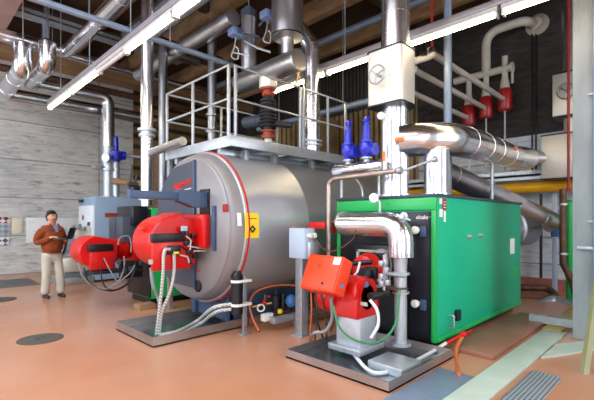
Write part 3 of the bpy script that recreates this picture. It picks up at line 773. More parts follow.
cable('brown_cable_loop', 'thin brown cable looping from the switch box over the black panel', [P(314, 232, d=5.4), P(320, 246, d=5.0), P(334, 251, d=4.8), P(352, 240, d=4.7), P(356, 230, d=4.65)], .007, M['rust'])
cable('grey_cable_loop', 'grey cable looping over the square burner flange', [P(372, 252, x=4.15), P(384, 250, x=4.15), P(391, 262, x=4.2), P(388, 283, x=4.2), P(375, 288, x=4.1)], .01, M['hosegrey'])

# tray 2
def tray(x0, x1, y0, y1, hgt, label):
    t = thing('drip_tray', label, 'drip tray', ((x0+x1)/2, (y0+y1)/2, 0))
    MB().box(x0, x1, y0, y1, .004, .02, 0).build('tray_bottom', M['tray'], t)
    e = .012
    mb = MB().box(x0, x0+e, y0, y1, 0.004, hgt).box(x1-e, x1, y0, y1, 0.004, hgt).box(x0+e, x1-e, y0, y0+e, 0.004, hgt).box(x0+e, x1-e, y1-e, y1, 0.004, hgt)
    mb.build('rim', M['traywall'], t)
    return t
tray(3.16, 4.5, 1.98, 3.34, .10, 'wide steel drip tray under the orange-boxed burner')
tag(MB().box(3.5, 3.9, 2.05, 2.45, .02, .11, .01).build('pump_plinth', M['galv_white']), 'small pale plinth block lying in the burner drip tray', 'plinth')
cable('tray_hose', 'pale hose lying across the tray toward the boiler', [P(352, 352, z=.1), P(372, 372, z=.05), P(400, 368, z=.04), P(432, 352, z=.04), P(446, 343, z=.1)], .02, M['hosewhite'], 'hose')
cable('orange_hose', 'orange hose bending to the floor at the green boiler corner', [P(463, 336, d=4.9), P(457, 347, d=4.75), P(456, 360, d=4.55), P(459, 374, z=.03)], .022, M['hoseorange'], 'hose')
a = P(463, 334, d=4.9)
tag(MB().ell(a, (.05, .05, .035), 12).tube([a, a+V((.0, -.1, .06))], .014, 8).tube([a, P(444, 345, d=4.85)], .02, 10).build('drain_valve', M['red']), 'small red drain valve at the foot of the green side', 'valve')

# ================================================================== GREY CYLINDRICAL BOILER
CY, CZc, RB = 5.35, 1.485, 1.136
gt = thing('grey_boiler', 'large horizontal grey cylindrical boiler with a red band', 'boiler', (5.3, CY, 0))
MB().lathe((3.26, CY, CZc), (1, 0, 0), [(0, RB-.01), (.01, RB), (1.2, RB), (1.21, RB+.004), (1.23, RB+.004), (1.24, RB), (4.1, RB), (4.14, RB-.04), (4.14, 0)], 96).build('shell', M['tank'], gt)
MB().lathe((3.06, CY, CZc), (1, 0, 0), [(0, 0), (0, RB-.13), (.02, RB-.1), (.1, RB-.05), (.22, RB-.02)], 96).build('front_door', M['tank_face'], gt)
MB().lathe((3.08, CY, CZc), (1, 0, 0), [(0.0, RB-.115), (0.0, RB-.095), (.02, RB-.09)], 96).build('door_rim', M['tank_face'], gt)
MB().lathe((3.3, CY, CZc), (1, 0, 0), [(0, RB+.0), (.0, RB+.009), (.025, RB+.009), (.025, RB)], 96).build('red_band', M['red'], gt)
# charcoal segment on the door
seg = []
R1_ = RB-.135
yc = 5.14
for a in range(0, 181, 4):
    yy = yc+(R1_-(yc-CY))*0
pts = []
for a in range(-60, 67, 3):
    y = CY+R1_*math.cos(math.radians(a)); z = CZc+R1_*math.sin(math.radians(a))
    if y > yc: pts.append((3.045, y, z))
ztop = pts[-1][2]; zbot = pts[0][2]
pts = [(3.045, yc, zbot-.02)]+pts+[(3.045, yc, ztop+.06)]
sp = MB().prism(pts, (.02, 0, 0)).build('charcoal_panel', M['char'], gt)
MB().box(3.02, 3.06, yc-.02, yc+.02, zbot-.02, ztop+.06, .004).build('panel_edge', M['bluegrey'], sp)
text('VIESSMANN', .095, frame((3.04, 5.48, 2.13), (0, -1, .12), (0, .12, 1)), M['red'], 'lettering', sp, .002, .004)
MB().prism([(3.04, 5.78, 2.1), (3.04, 5.68, 2.15), (3.04, 5.56, 2.09), (3.04, 5.66, 2.06)], (.004, 0, 0)).prism([(3.04, 5.62, 2.075), (3.04, 5.5, 2.075), (3.04, 5.54, 2.0)], (.004, 0, 0)).build('logo_mark', M['red'], sp)
for q_ in range(5): MB().box(3.036, 3.04, 5.23+q_*.045, 5.262+q_*.045, 2.045-q_*.004, 2.062-q_*.004).build('small_print', M['white'], sp)
MB().lathe((3.06, 5.06, .64), (-1, 0, 0), [(0, .085), (.02, .085), (.025, .07), (.01, .06), (.01, 0)], 28).build('sight_glass', M['blackp'], gt)
MB().box(3.05, 3.06, 5.03, 5.1, .84, .87, .002).build('red_mark', M['red'], gt)
rp = P(225, 208, x=3.05)
o = MB().box(3.045, 3.062, rp.y-.05, rp.y+.05, rp.z-.05, rp.z+.05, .002).build('red_plate', M['redlabel'], gt)
# yellow notice and paper on the shell (curved to fit)
def shell_patch(name, px0, px1, py0, py1, xm, m, th=.006, dr=0):
    def ang(px, py, xx):
        # angle on the shell for a pixel row at x=xx, near side
        best = None
        for k in range(0, 900):
            a = math.radians(90+k*.1+90)  # near side: y < CY
            y = CY+RB*math.cos(a); z = CZc+RB*math.sin(a)
        return best
    # use direct z from pixel at the y of the silhouette side
    x0 = P(px0, 222, y=CY-RB+.02).x; x1 = P(px1, 222, y=CY-RB+.02).x
    z1 = P((px0+px1)/2, py0, y=CY-RB+.03).z; z0 = P((px0+px1)/2, py1, y=CY-RB+.03).z
    rings = []
    mb = MB(); n = 8
    a0 = math.asin((z0-CZc)/RB); a1 = math.asin((z1-CZc)/RB)
    inner = []; outer = []
    for k in range(n+1):
        a = a0+(a1-a0)*k/n
        ci, co = RB+.001+dr, RB+th+dr
        outer.append((CY-co*math.cos(a), CZc+co*math.sin(a))); inner.append((CY-ci*math.cos(a), CZc+ci*math.sin(a)))
    loop = outer+list(reversed(inner))
    mb.loft([[V((x0, y, z)) for y, z in loop], [V((x1, y, z)) for y, z in loop]], cap=False)
    for xx in (x0, x1):
        vs_o = [V((xx, y, z)) for y, z in outer]; vs_i = [V((xx, y, z)) for y, z in inner]
        for k in range(n):
            mb.bm.faces.new([mb.bm.verts.new(p) for p in (vs_o[k], vs_o[k+1], vs_i[k+1], vs_i[k])])
    return mb.build(name, m, gt), x0, x1, z0, z1
yn, nx0, nx1, nz0, nz1 = shell_patch('yellow_notice', 244, 258, 213, 238, 0, M['sticker'])
c = V(((nx0+nx1)/2, CY-RB-.012, nz0+(nz1-nz0)*.36)); fm = frame(c, (1, 0, 0), (0, 0, 1)) @ Matrix.Rotation(math.radians(45), 4, 'Z')
mb = MB(); s_ = .038
for (a0, a1, b0, b1) in ((-s_, s_, s_*.45, s_), (-s_, s_, -s_, -s_*.45), (-s_, -s_*.5, -s_, s_), (s_*.5, s_, -s_, s_)): mb.box(a0, a1, b0, b1, 0, .004, 0, mtx=fm)
mb.build('notice_mark', M['blackp'], yn)
MB().box(nx0+.05, nx1-.05, CY-RB-.009, CY-RB-.006, nz1-.08, nz1-.07).build('notice_print', M['orangedark'], yn)
shell_patch('white_card', 236.5, 240.5, 213, 226, 0, M['paper'])
# saddle, base rails
MB().box(3.4, 7.2, CY-.5, CY-.38, .1, .48, .01).box(3.4, 7.2, CY+.38, CY+.5, .1, .48, .01).box(3.46, 3.52, CY-.5, CY+.5, .1, .46).build('base_rails', M['bluegrey'], gt)
MB().box(3.74, 7.3, CY-.6, CY+.6, 0, .1, .01).build('plinth', M['slab'], gt)

# hinge bar at the right of burner and swing arm
MB().box(3.02, 3.06, 4.60, 4.66, 1.17, 1.78, .004).build('hinge_bar', M['bluegrey'], gt)
MB().prism([(3.05, 4.8, 1.97), (3.05, 4.8, 1.76), (2.85, 4.8, 1.76), (2.62, 4.8, 1.84), (2.62, 4.8, 1.99)], (0, .16, 0)).build('arm_bracket', M['bluegrey'], gt)
MB().box(3.04, 3.08, 4.76, 5.0, 1.66, 2.02, .004).build('bracket_plate', M['blackp'], gt)
MB().box(1.98, 2.7, 4.83, 4.93, 1.85, 1.95, .006).build('swing_arm', M['bluegrey'], gt)
MB().tube([(2.0, 4.88, 1.93), (2.03, 4.88, 2.25)], .012, 8).tube([(1.98, 4.88, 2.02), (2.1, 4.88, 2.02)], .03, 10).tube([(2.05, 4.88, 1.95), (2.09, 4.88, 2.15)], .014, 8).build('arm_hook', M['blackp'], gt)

# ---- burner 1
b1 = thing('volute_burner', 'big red burner with round fan housing on the grey cylindrical boiler', 'burner', (2.7, 5.4, .9))
y0, y1 = 4.95, 5.52
poly = []
cx, cz = 2.64, 1.28
for a in range(270, 89, -10):
    r = .34+.03*((270-a)/180.0)
    poly.append((cx+r*math.cos(math.radians(a)), cz+r*math.sin(math.radians(a))))
poly += [(2.72, 1.69), (2.8, 1.62), (2.96, 1.6), (2.96, .96)]
rings = []
for yy, s in ((y0, .93), (y0+.02, .985), (y0+.06, 1.0), (y1-.06, 1.0), (y1-.02, .985), (y1, .93)):
    rings.append([V((cx+(p[0]-cx)*s, yy, cz+(p[1]-cz)*s)) for p in poly])
MB().loft(rings).build('fan_housing', M['red'], b1)
MB().box(2.3, 2.86, 4.9, 4.96, .93, 1.3, .015).build('side_cover', M['red'], b1)
MB().box(2.29, 2.74, 4.88, 4.96, 1.3, 1.41, .008).build('black_cover', M['blackp'], b1)
MB().box(2.93, 3.04, 4.72, 5.5, 1.2, 1.67, .03).build('mounting_flange', M['red'], b1)
MB().lathe((2.62, 4.93, 1.1), (0, -1, 0), [(-.03, .12), (0, .12), (.01, .1), (.01, 0)], 20).build('air_intake', M['red'], b1)
mb = MB()
for (px, py, s_) in ((183, 232, .03), (186, 243, .035), (193, 236, .03), (196, 247, .035), (188, 252, .03), (195, 256, .025), (190, 262, .025)):
    c = P(px, py, y=4.90); mb.box(c.x-s_, c.x+s_, c.y-.03, c.y+.03, c.z-s_, c.z+s_, .006)
for a, b in (((183, 232), (196, 247)), ((188, 228), (190, 262)), ((181, 246), (195, 256))):
    mb.tube([P(a[0], a[1], y=4.89), P(b[0], b[1], y=4.89)], .012, 8)
mb.build('valve_train', M['blackp'], b1)
MB().box(P(181, 228, y=4.87).x, P(187, 228, y=4.87).x, 4.85, 4.88, P(184, 231, y=4.87).z, P(184, 226, y=4.87).z, .004).build('pressure_switch', M['boxblue'], b1)
mb = MB()
for pl in ([(186, 236), (191, 240), (190, 250)], [(188, 246), (198, 248), (208, 249)], [(194, 251), (205, 251), (212, 248)], [(180, 255), (188, 257), (189, 263)]):
    mb.tube([P(a, b, y=4.86) for a, b in pl], .011, 8, .04)
mb.build('steel_tubing', M['cream'], b1)
c = P(174, 250, y=4.90)
MB().box(c.x-.1, c.x+.08, c.y-.04, c.y+.03, c.z-.06, c.z+.06, .01).build('oil_pump', M['blackp'], b1)
MB().box(c.x-.03, c.x+.05, c.y-.05, c.y-.04, c.z-.05, c.z-.02, .002).build('yellow_label', M['sticker'], b1)
c = P(142, 229, y=5.2)
MB().box(c.x-.04, c.x+.04, c.y-.04, c.y+.04, c.z-.02, c.z+.03, .01).build('orange_marker', M['orange'], b1)
c = P(150, 262, y=4.89)
MB().box(c.x-.02, c.x+.03, c.y-.02, c.y, c.z-.03, c.z+.03, .003).build('rating_plate', M['cream'], b1)
# braided hoses
T0 = P(157, 335, z=.05)
g_ = 'braided oil hoses'
cable('braided_hose', 'braided hose dropping straight from the oil pump to the tray', [P(170, 249, y=4.87), P(164, 252, y=4.85), P(163, 275, y=4.87), P(160, 305, y=5.0), T0+V((0, .02, 0))], .021, M['braid'], 'hose', group=g_)
cable('braided_hose', 'braided hose curving from the yellow label down to the tray', [P(174, 254, y=4.86), P(174, 272, y=4.87), P(170, 292, y=4.90), P(162, 312, y=5.02), T0+V((.03, 0, 0))], .021, M['braid'], 'hose', group=g_)
cable('braided_hose', 'upper braided hose rising from the tray to the black cylinder', [T0+V((.02, -.03, 0)), P(178, 331, z=.05), P(197, 321, z=.08), P(213, 308, d=5.4), P(232, 304, d=5.4)], .024, M['braid'], 'hose', group=g_)
cable('braided_hose', 'lower braided hose rising from the tray to the black cylinder', [T0+V((.02, -.07, 0)), P(182, 333, z=.045), P(201, 323, z=.07), P(216, 312, d=5.4), P(232, 309, d=5.4)], .024, M['braid'], 'hose', group=g_)
cable('fuel_hose', 'grey hose hanging from the fan housing toward the tray', [P(151, 268, y=5.1), P(153, 285, y=5.1), P(158, 297, y=5.15), P(161, 310, y=5.1)], .024, M['hosegrey'], 'hose')
tray(2.24, 3.72, 4.76, 5.93, .13, 'steel drip tray under the big round red burner')
tag(MB().box(2.15, 2.24, 5.75, 5.85, 0, 0.12, .002).tube([P(154, 308, d=5.4), P(154, 285, d=5.4)], .02, 8).build('tray_leg', M['galv']), 'thin grey post behind the hoses at the tray', 'post')
bpy.data.objects.remove(bpy.data.objects['tray_leg'])

# black cylinder on post
po = P(244.5, 334, z=0)
t = thing('filter_post', 'slim galvanised post beside the black filter cylinder', 'post', (po.x, po.y, 0))
MB().box(po.x-.03, po.x+.03, po.y-.02, po.y+.02, 0.012, .82, .004).build('post', M['galv'], t)
MB().box(po.x-.07, po.x+.07, po.y-.06, po.y+.06, 0, .012, .002).build('foot_plate', M['galv'], t)
fc = P(237, 300, d=5.42)
t = thing('filter_cylinder', 'black upright filter cylinder with two white straps', 'filter', (fc.x, fc.y, .2))
MB().lathe((fc.x, fc.y, .3), (0, 0, 1), [(0, 0), (0, .06), (.02, .08), (.54, .08), (.57, .055), (.6, .045), (.6, 0)], 24).build('cylinder', M['blackp'], t)
for z in (.44, .76):
    MB().ring((fc.x, fc.y, z), (0, 0, 1), .086, .035, 24).box(fc.x, po.x+.02, fc.y-.09, po.y+.03, z-.015, z+.015).build('strap', M['white'], t)
# pump group between the posts
t = thing('steel_angle', 'long galvanised angle rail lying low beside the grey boiler', 'rail', P(275, 318, z=.1))
a, b = P(246, 322, z=.13), P(305, 318, z=.0)
MB().box(3.75, 5.6, 4.2, 4.3, .12, .2, .006).build('rail', M['galv'], t)
MB().box(4.2, 4.26, 4.2, 4.3, 0, .12, .003).box(5.2, 5.26, 4.2, 4.3, 0, .12, .003).build('leg', M['galv'], t)
c = P(291, 301, d=6.1)
t = thing('blue_expansion_ball', 'small blue round vessel beside the steel post', 'vessel', (c.x, c.y, .3))
MB().ell(c, (.085, .085, .1), 18).build('vessel', M['cyanact'], t)
MB().tube([c, c+V((-.05, .12, -.02))], .04, 10).tube([c+V((0, 0, -.08)), (c.x, c.y, .2)], .02, 8).build('neck', M['blackp'], t)
c = P(278, 298, d=6.2)
t = thing('valve_assembly', 'cluster of brass valves and black pump low beside the grey boiler', 'valves', (c.x, c.y, .2))
MB().tube([P(252, 307, d=6.1), P(272, 303, d=6.15), P(289, 297, d=6.2)], .022, 10).tube([P(265, 305, d=6.1), P(265, 295, d=6.1)], .015, 8).build('brass_pipe', M['brass'], t)
MB().lathe(P(276, 310, d=6.1), (0, 0, 1), [(0, .06), (.22, .06), (.24, .03), (.34, .03)], 16).lathe(P(283, 300, d=6.15), (0, 0, 1), [(-.12, .05), (.1, .05)], 14).build('pump', M['blackp'], t)
MB().lathe(P(263, 303, d=6.05), (1, -.5, .2), [(0, .045), (.02, .05), (.04, .045)], 12).lathe(P(269, 297, d=6.1), (0, 0, 1), [(0, .03), (.02, .03)], 10).build('red_wheel', M['red'], t)
MB().lathe(P(280, 313, d=6.0), (0, 0, 1), [(0, .04), (.05, .04), (.06, .02)], 12).lathe(P(273, 322, d=5.9), (0, 0, 1), [(0, .05), (.06, .05)], 12).build('yellow_cap', M['sticker'], t)
a = P(266, 317, d=5.75)
MB().box(a.x-.07, a.x+.1, a.y-.05, a.y+.04, a.z-.05, a.z+.05, .006).torus(P(261, 308, d=5.8), RT*.3-FW, .05, .012, 16, 6).build('white_terminal_box', M['white'], t)
cable('copper_hose', 'orange-brown hose arching from the floor behind the black filter', [P(259, 331, z=.02), P(252, 316, d=5.8), P(250, 302, d=5.9), P(256, 292, d=6.0), P(268, 287, d=6.1), P(284, 285, d=6.2), P(298, 286, d=6.25)], .016, M['hoseorange'], 'hose')

# steel post with grey-blue switch box
sp_ = P(302, 335, z=0)
t = thing('steel_post', 'thick galvanised channel post carrying the pale blue switch box', 'post', (sp_.x, sp_.y, 0))
MB().box(sp_.x-.06, sp_.x+.06, sp_.y-.07, sp_.y-.058, .012, 1.3, .003).box(sp_.x-.06, sp_.x-.048, sp_.y-.07, sp_.y+.07, .012, 1.3, .003).box(sp_.x+.048, sp_.x+.06, sp_.y-.07, sp_.y+.07, .012, 1.3, .003).build('channel', M['galv'], t)
MB().box(sp_.x-.12, sp_.x+.12, sp_.y-.1, sp_.y+.1, 0, .012, .002).build('foot_plate', M['galv'], t)
t = thing('switch_box', 'pale blue-grey electrical box on the thick steel post', 'electrical box', (sp_.x-.08, sp_.y, 1.05))
bx0, bx1, by0, by1 = sp_.x-.25, sp_.x-.06, sp_.y-.3, sp_.y-.0
MB().box(bx0, bx1, by0, by1, 1.08, 1.48, .012).build('box', M['boxblue'], t)
MB().box(bx0-.006, bx0, by0+.01, by1-.01, 1.09, 1.47, .003).build('lid', M['boxblue'], t)
mb = MB()
for zz in (1.12, 1.22, 1.32): mb.tube([(bx0+.09, by0, zz), (bx0+.09, by0-.05, zz)], .018, 8)
mb.box(bx0+.03, bx1+.02, by0-.06, by0, 1.1, 1.3, .004)
mb.build('gland_plate', M['galv'], t)
MB().lathe((bx0+.06, by0, 1.38), (0, -1, .1), [(0, .03), (.05, .035), (.06, 0)], 14).lathe((bx0+.14, by0, 1.38), (0, -1, .1), [(0, .03), (.05, .035), (.06, 0)], 14).build('white_plug', M['white'], t)
cable('switch_cable', 'dark cable dropping from the switch box to the floor', [(bx0+.1, by0-.05, 1.1), (bx0+.14, by0-.03, .7), (bx0+.2, by0-.02, .3), (bx0+.3, by0-.04, .02)], .012, M['blackp'])

# ================================================================== PLATFORM over the grey boiler
PX0, PX1, PY0, PY1, PZ = 3.42, 6.15, 4.78, 6.78, 2.77
pf = thing('service_platform', 'galvanised railed service platform above the grey boiler', 'platform', ((PX0+PX1)/2, (PY0+PY1)/2, PZ-.1))
mb = MB()
mb.box(PX0, PX1, PY0, PY0+.05, PZ-.1, PZ+.06, .004).box(PX0, PX1, PY1-.05, PY1, PZ-.1, PZ+.06, .004).box(PX0, PX0+.05, PY0+.05, PY1-.05, PZ-.1, PZ+.06, .004).box(PX1-.05, PX1, PY0+.05, PY1-.05, PZ-.1, PZ+.06, .004)
for x in (4.3, 5.2): mb.box(x, x+.05, PY0+.05, PY1-.05, PZ-.1, PZ-.02, .003)
mb.build('edge_frame', M['galv_white'], pf)
mb = MB(); hx, hy = 4.63, 5.35
mb.box(PX0+.05, hx-.3, PY0+.05, PY1-.05, PZ-.02, PZ+.01).box(hx+.3, PX1-.05, PY0+.05, PY1-.05, PZ-.02, PZ+.01).box(hx-.3, hx+.3, PY0+.05, hy-.25, PZ-.02, PZ+.01).box(hx-.3, hx+.3, hy+.25, PY1-.05, PZ-.02, PZ+.01)
mb.build('deck', M['galv'], pf)
RH = PZ+1.1
def rail_post(x, y, w=.022):
    return MB().box(x-w, x+w, y-w, y+w, PZ+.0, RH, .004).build('rail_post', M['galv_white'], pf)
for (x, y) in ((PX0+.02, PY0+.08), (PX0+.02, 5.86), (PX0+.02, PY1-.03), (PX0+.1, PY0+.02), (4.88, PY0+.02), (4.96, PY0+.02), (5.6, PY0+.02), (PX1-.03, PY0+.02), (PX1-.03, PY1-.03), (4.6, PY1-.03)):
    rail_post(x, y, .019)
for z in (RH-.01, PZ+.6):
    MB().tube([(PX0+.02, PY0+.08, z), (PX0+.02, PY1-.03, z), (PX1-.03, PY1-.03, z)], .016, 8).build('guard_rail', M['galv_white'], pf)
    MB().tube([(PX0+.1, PY0+.02, z), (PX1-.03, PY0+.02, z)], .016, 8).build('guard_rail', M['galv_white'], pf)
mb = MB()
for x in (3.8, 4.4, 5.3, 5.9): mb.box(x-.04, x+.04, PY0+.1, PY0+.2, 2.3, PZ-.1, .004)
mb.box(PX0+.02, PX1, PY0+.3, PY0+.38, PZ-.2, PZ-.1, .004).box(PX0+.02, PX1, PY1-.38, PY1-.3, PZ-.2, PZ-.1, .004)
mb.build('under_bearer', M['galv'], pf)
# four legs to the floor on the far side, near side rests on the boiler
for x in (PX0+.05, PX1-.05):
    MB().box(x-.04, x+.04, PY1-.12, PY1-.04, 0, PZ-.1, .004).build('leg', M['galv'], pf)

# ---- valve column with drum
vcx, vcy = 4.63, 5.35
vt = thing('coiled_safety_valve', 'black coiled valve column with orange flanges on the platform', 'valve', (vcx, vcy, 2.62))
MB().lathe((vcx, vcy, 2.6), (0, 0, 1), [(0, .07), (.42, .07), (.43, .1)], 24).build('nozzle', M['white'], vt)
MB().lathe((vcx, vcy, 3.02), (0, 0, 1), [(0, .09), (.005, .12), (.06, .12), (.065, .09), (.12, .09), (.125, .12), (.15, .12)], 24).build('lower_flange', M['orangedark'], vt)
mb = MB().lathe((vcx, vcy, 3.17), (0, 0, 1), [(0, .08), (.1, .11), (.5, .12), (.62, .08)], 24)
for k in range(8): mb.torus((vcx, vcy, 3.24+k*.062), (.12, .05, 1), .125, .026, 24, 8)
mb.tube([(vcx+.05, vcy-.05, 3.3), (vcx+.25, vcy-.35, 3.25)], .06, 12)
mb.build('spring_body', M['blackr'], vt)
MB().lathe((vcx-.02, vcy+.1, 3.38), (0, 1, .05), [(0, .07), (.12, .08), (.14, .11), (.5, .11), (.52, .08), (.52, 0)], 20).build('actuator_motor', M['char'], vt)
MB().lathe((vcx, vcy, 3.77), (0, 0, 1), [(0, .09), (.02, .11), (.06, .11), (.07, .09), (.1, .09), (.11, .13), (.14, .13)], 24).build('upper_flange', M['orangedark'], vt)
MB().lathe((vcx, vcy, 3.91), (0, 0, 1), [(0, .15), (.02, .16), (.2, .16)], 28).build('collar', M['boxmetal'], vt)
dr = thing('steam_drum', 'shiny horizontal cylinder with flat round end above the coiled valve', 'drum', (vcx, 5.35, 4.0))
MB().lathe((vcx, 4.58, 4.2), (0, 1, 0), [(0, 0), (0, .17), (.015, .185), (1.6, .185), (1.62, .17), (1.62, 0)], 40).build('cylinder', M['chrome_soft'], dr)
MB().tube([(vcx, 4.6, 4.01), (vcx, 4.6, 3.9), (vcx+.02, 4.7, 3.82)], .015, 8).build('drain', M['brass'], dr)
MB().tube([(vcx, 5.9, 4.38), (vcx, 5.9, CZ)], .01, 6).build('hanger_rod', M['galv'], dr)
si = thing('silencer', 'fat shiny upright silencer standing on the horizontal cylinder', 'silencer', (vcx, 4.86, 4.38))
MB().lathe((vcx, 4.86, 4.36), (0, 0, 1), [(0, .11), (.25, .11), (.32, .13)], 28).build('neck', M['chrome_soft'], si)
MB().lathe((vcx, 4.86, 4.62), (0, 0, 1), [(0, .12), (.03, .265), (.9, .265), (.93, .2), (.95, .2)], 36).build('body', M['chrome_soft'], si)
for za in (4.66, 5.5): MB().ring((vcx, 4.86, za), (0, 0, 1), .272, .02, 36).build('hoop', M['blackp'], si)
MB().tube([(vcx, 4.86, 5.55), (vcx, 4.86, 5.95), (5.0, 4.6, 5.95), (5.2, 4.4, 6.2), (5.2, 4.4, CZ)], .17, 24, bend=.25, seg=4, elbow_bands=True).build('outlet_elbow', M['chrome'], si)
rp_ = thing('steel_riser', 'shiny riser with crinkled elbow just beyond the horizontal cylinder', 'pipe', (5.33, 4.84, 2.78))
MB().tube([(5.33, 4.95, 2.8), (5.33, 4.95, 4.75), (5.15, 5.25, 5.25), (5.0, 5.5, 5.9), (5.0, 5.5, CZ-.02)], .145, 24, bend=.35, seg=6, elbow_bands=True, bands=.9, bw=.012).build('pipe', M['chrome'], rp_)
for za in (2.95, 3.02): MB().ring((5.33, 4.95, za), (0, 0, 1), .19, .035).build('flange', M['galv'], rp_)
s2 = thing('capped_riser', 'shiny upright pipe with dark cap at the far end of the horizontal cylinder', 'pipe', (vcx, 5.95, 4.38))
MB().tube([(vcx, 5.9, 4.38), (vcx, 5.9, 5.35)], .14, 24).build('pipe', M['chrome_soft'], s2)
MB().lathe((vcx, 5.9, 5.35), (0, 0, 1), [(0, .15), (.12, .15), (.16, .08), (.2, .08)], 24).build('cap', M['char'], s2)
for (px, py, d, l) in ((236, 33, 7.1, 'blue-grey actuator with wire loop farther from the fat silencer'), (268, 16, 6.9, 'blue-grey actuator with wire loop touching the fat silencer')):
    c = P(px, py, d=d)
    t = thing('valve_actuator', l, 'actuator', c, 'blue-grey actuators by the silencer')
    MB().box(c.x-.12, c.x+.12, c.y-.1, c.y+.1, c.z-.07, c.z+.07, .025).build('casing', M['blueact'], t)
    MB().box(c.x-.05, c.x+.05, c.y-.13, c.y+.13, c.z-.04, c.z+.04, .01).tube([c, V((vcx, 5.6, c.z))], .02, 8).build('clamp', M['bluegrey'], t)
    cable('wire_loop', '', [c+V((0, 0, -.07)), c+V((-.02, .02, -.25)), c+V((-.06, .05, -.42)), c+V((.02, -.02, -.46)), c+V((.03, -.03, -.3)), c+V((0, 0, -.25))], .012, M['galv'], parent=t)
# small brackets between
tag(MB().tube([P(245, 41, d=7.1), P(258, 48, d=7.0), P(270, 52, d=6.9)], .02, 8).tube([P(232, 52, d=7.1), P(250, 56, d=7.0)], .016, 8).build('support_strut', M['galv']), 'thin steel struts between capped pipe and silencer', 'bracket')

# ================================================================== THIRD (green + black) boiler behind burner 3
g3 = thing('small_green_boiler', 'narrower green boiler with black front boxes behind the grey cylinder', 'boiler', (4.4, 7.7, 0))
MB().box(3.36, 5.5, 7.2, 8.25, .12, 1.82, .01).build('body', M['green_trim'], g3)
MB().box(3.4, 5.4, 7.3, 8.15, 0, .12).build('plinth', M['blackp'], g3)
MB().box(3.33, 3.36, 7.21, 8.24, .14, 1.8, .01).build('front_panel', M['black'], g3)
MB().box(3.05, 3.33, 7.3, 8.05, 1.5, 1.86, .02).build('upper_box', M['black'], g3)
MB().box(2.9, 3.3, 7.4, 8.05, 1.18, 1.66, .015).build('control_box', M['char'], g3)
MB().box(2.893, 2.9, 7.72, 7.73, 1.2, 1.64).build('door_gap', M['blackp'], g3)
MB().box(3.45, 3.6, 7.188, 7.198, 1.6, 1.74, .002).build('red_label', M['redlabel'], g3)
MB().box(3.42, 3.56, 7.188, 7.198, 1.5, 1.59, .002).build('white_label', M['paper'], g3)
b3 = thing('side_burner', 'smaller red burner with a black cover left of the round one', 'burner', (2.6, 7.7, .7))
b3['label'] = 'smaller red burner with flat black cover in front of the black boxes'
rings = []
c0 = V((2.42, 7.55, 1.02))
poly = []
for a in range(90, 271, 12):
    r = .27+.03*math.sin(math.radians(a*1.0))
    poly.append((c0.x+r*math.cos(math.radians(a)), c0.z+r*math.sin(math.radians(a))))
poly += [(2.7, .73), (2.8, .9), (2.8, 1.24), (2.6, 1.28)]
for yy, s in ((7.3, .92), (7.32, .98), (7.36, 1), (7.8, 1), (7.86, .95)):
    rings.append([V((c0.x+(p[0]-c0.x)*s, yy, c0.z+(p[1]-c0.z)*s)) for p in poly])
MB().loft(rings).build('fan_housing', M['red'], b3)
MB().box(2.3, 2.72, 7.24, 7.31, .74, 1.06, .02).build('side_cover', M['red'], b3)
MB().box(2.27, 2.68, 7.22, 7.3, 1.06, 1.18, .01).build('black_cover', M['blackp'], b3)
MB().tube([(2.75, 7.55, 1.06), (3.2, 7.65, 1.08)], .19, 24).ring((2.95, 7.6, 1.07), (1, .2, 0), .23, .05, 24).build('blast_tube', M['red'], b3)
MB().box(3.1, 3.34, 7.4, 7.95, .8, 1.3, .03).build('mounting_flange', M['red'], b3)
MB().lathe((2.5, 7.29, .9), (0, -1, 0), [(0, .035), (.02, .035), (.02, 0)], 12).build('lock', M['blackp'], b3)
mb = MB().box(2.85, 3.2, 7.2, 7.45, .55, .85, .02).box(2.35, 3.1, 7.25, 7.5, .66, .72, .01)
mb.tube([(2.5, 7.3, .7), (3.2, 7.2, .68)], .03, 8)
mb.build('gas_train', M['blackp'], b3)
mb = MB()
for k in range(5):
    c = V((2.75+k*.1, 7.2+random.uniform(-.05, .05), .75+random.uniform(-.1, .15)))
    MB().box(c.x-.03, c.x+.03, c.y-.03, c.y+.03, c.z-.04, c.z+.04, .008).build('fitting', M['char'], b3)
lab3 = ['pale cable loop drooping under the smaller red burner', 'second cable loop drooping low under the smaller red burner', 'short cable loop under the black gas train', 'wide cable arc between the two left burners', 'thin cable rising to the black boxes', 'dark cable draped beside the round fan housing']
pp = [[(78, 262), (84, 278), (96, 287), (108, 288), (128, 275), (135, 265)], [(101, 265), (102, 280), (108, 289), (118, 289), (130, 280), (136, 262)],
      [(104, 258), (110, 270), (118, 281), (124, 268), (124, 256)], [(84, 268), (90, 283), (110, 291), (128, 284), (136, 268)],
      [(118, 245), (120, 238), (128, 236), (131, 242), (131, 252)], [(112, 256), (114, 266), (121, 272), (126, 262)]]
for ci_, (l, q) in enumerate(zip(lab3, pp)):
    cable('burner_cable', l, [P(a, b, y=7.1) if P(a, b, y=7.1).z > .03 else P(a, b, z=.03) for a, b in q], .011, M['blackp' if ci_ % 2 else 'hosegrey'], 'cable', group='cables under the smaller red burner')
tag(MB().box(3.0, 3.3, 6.9, 7.15, 0, .1, .01).build('wood_block', M['beam']), 'low timber block on the floor behind the tray', 'block')

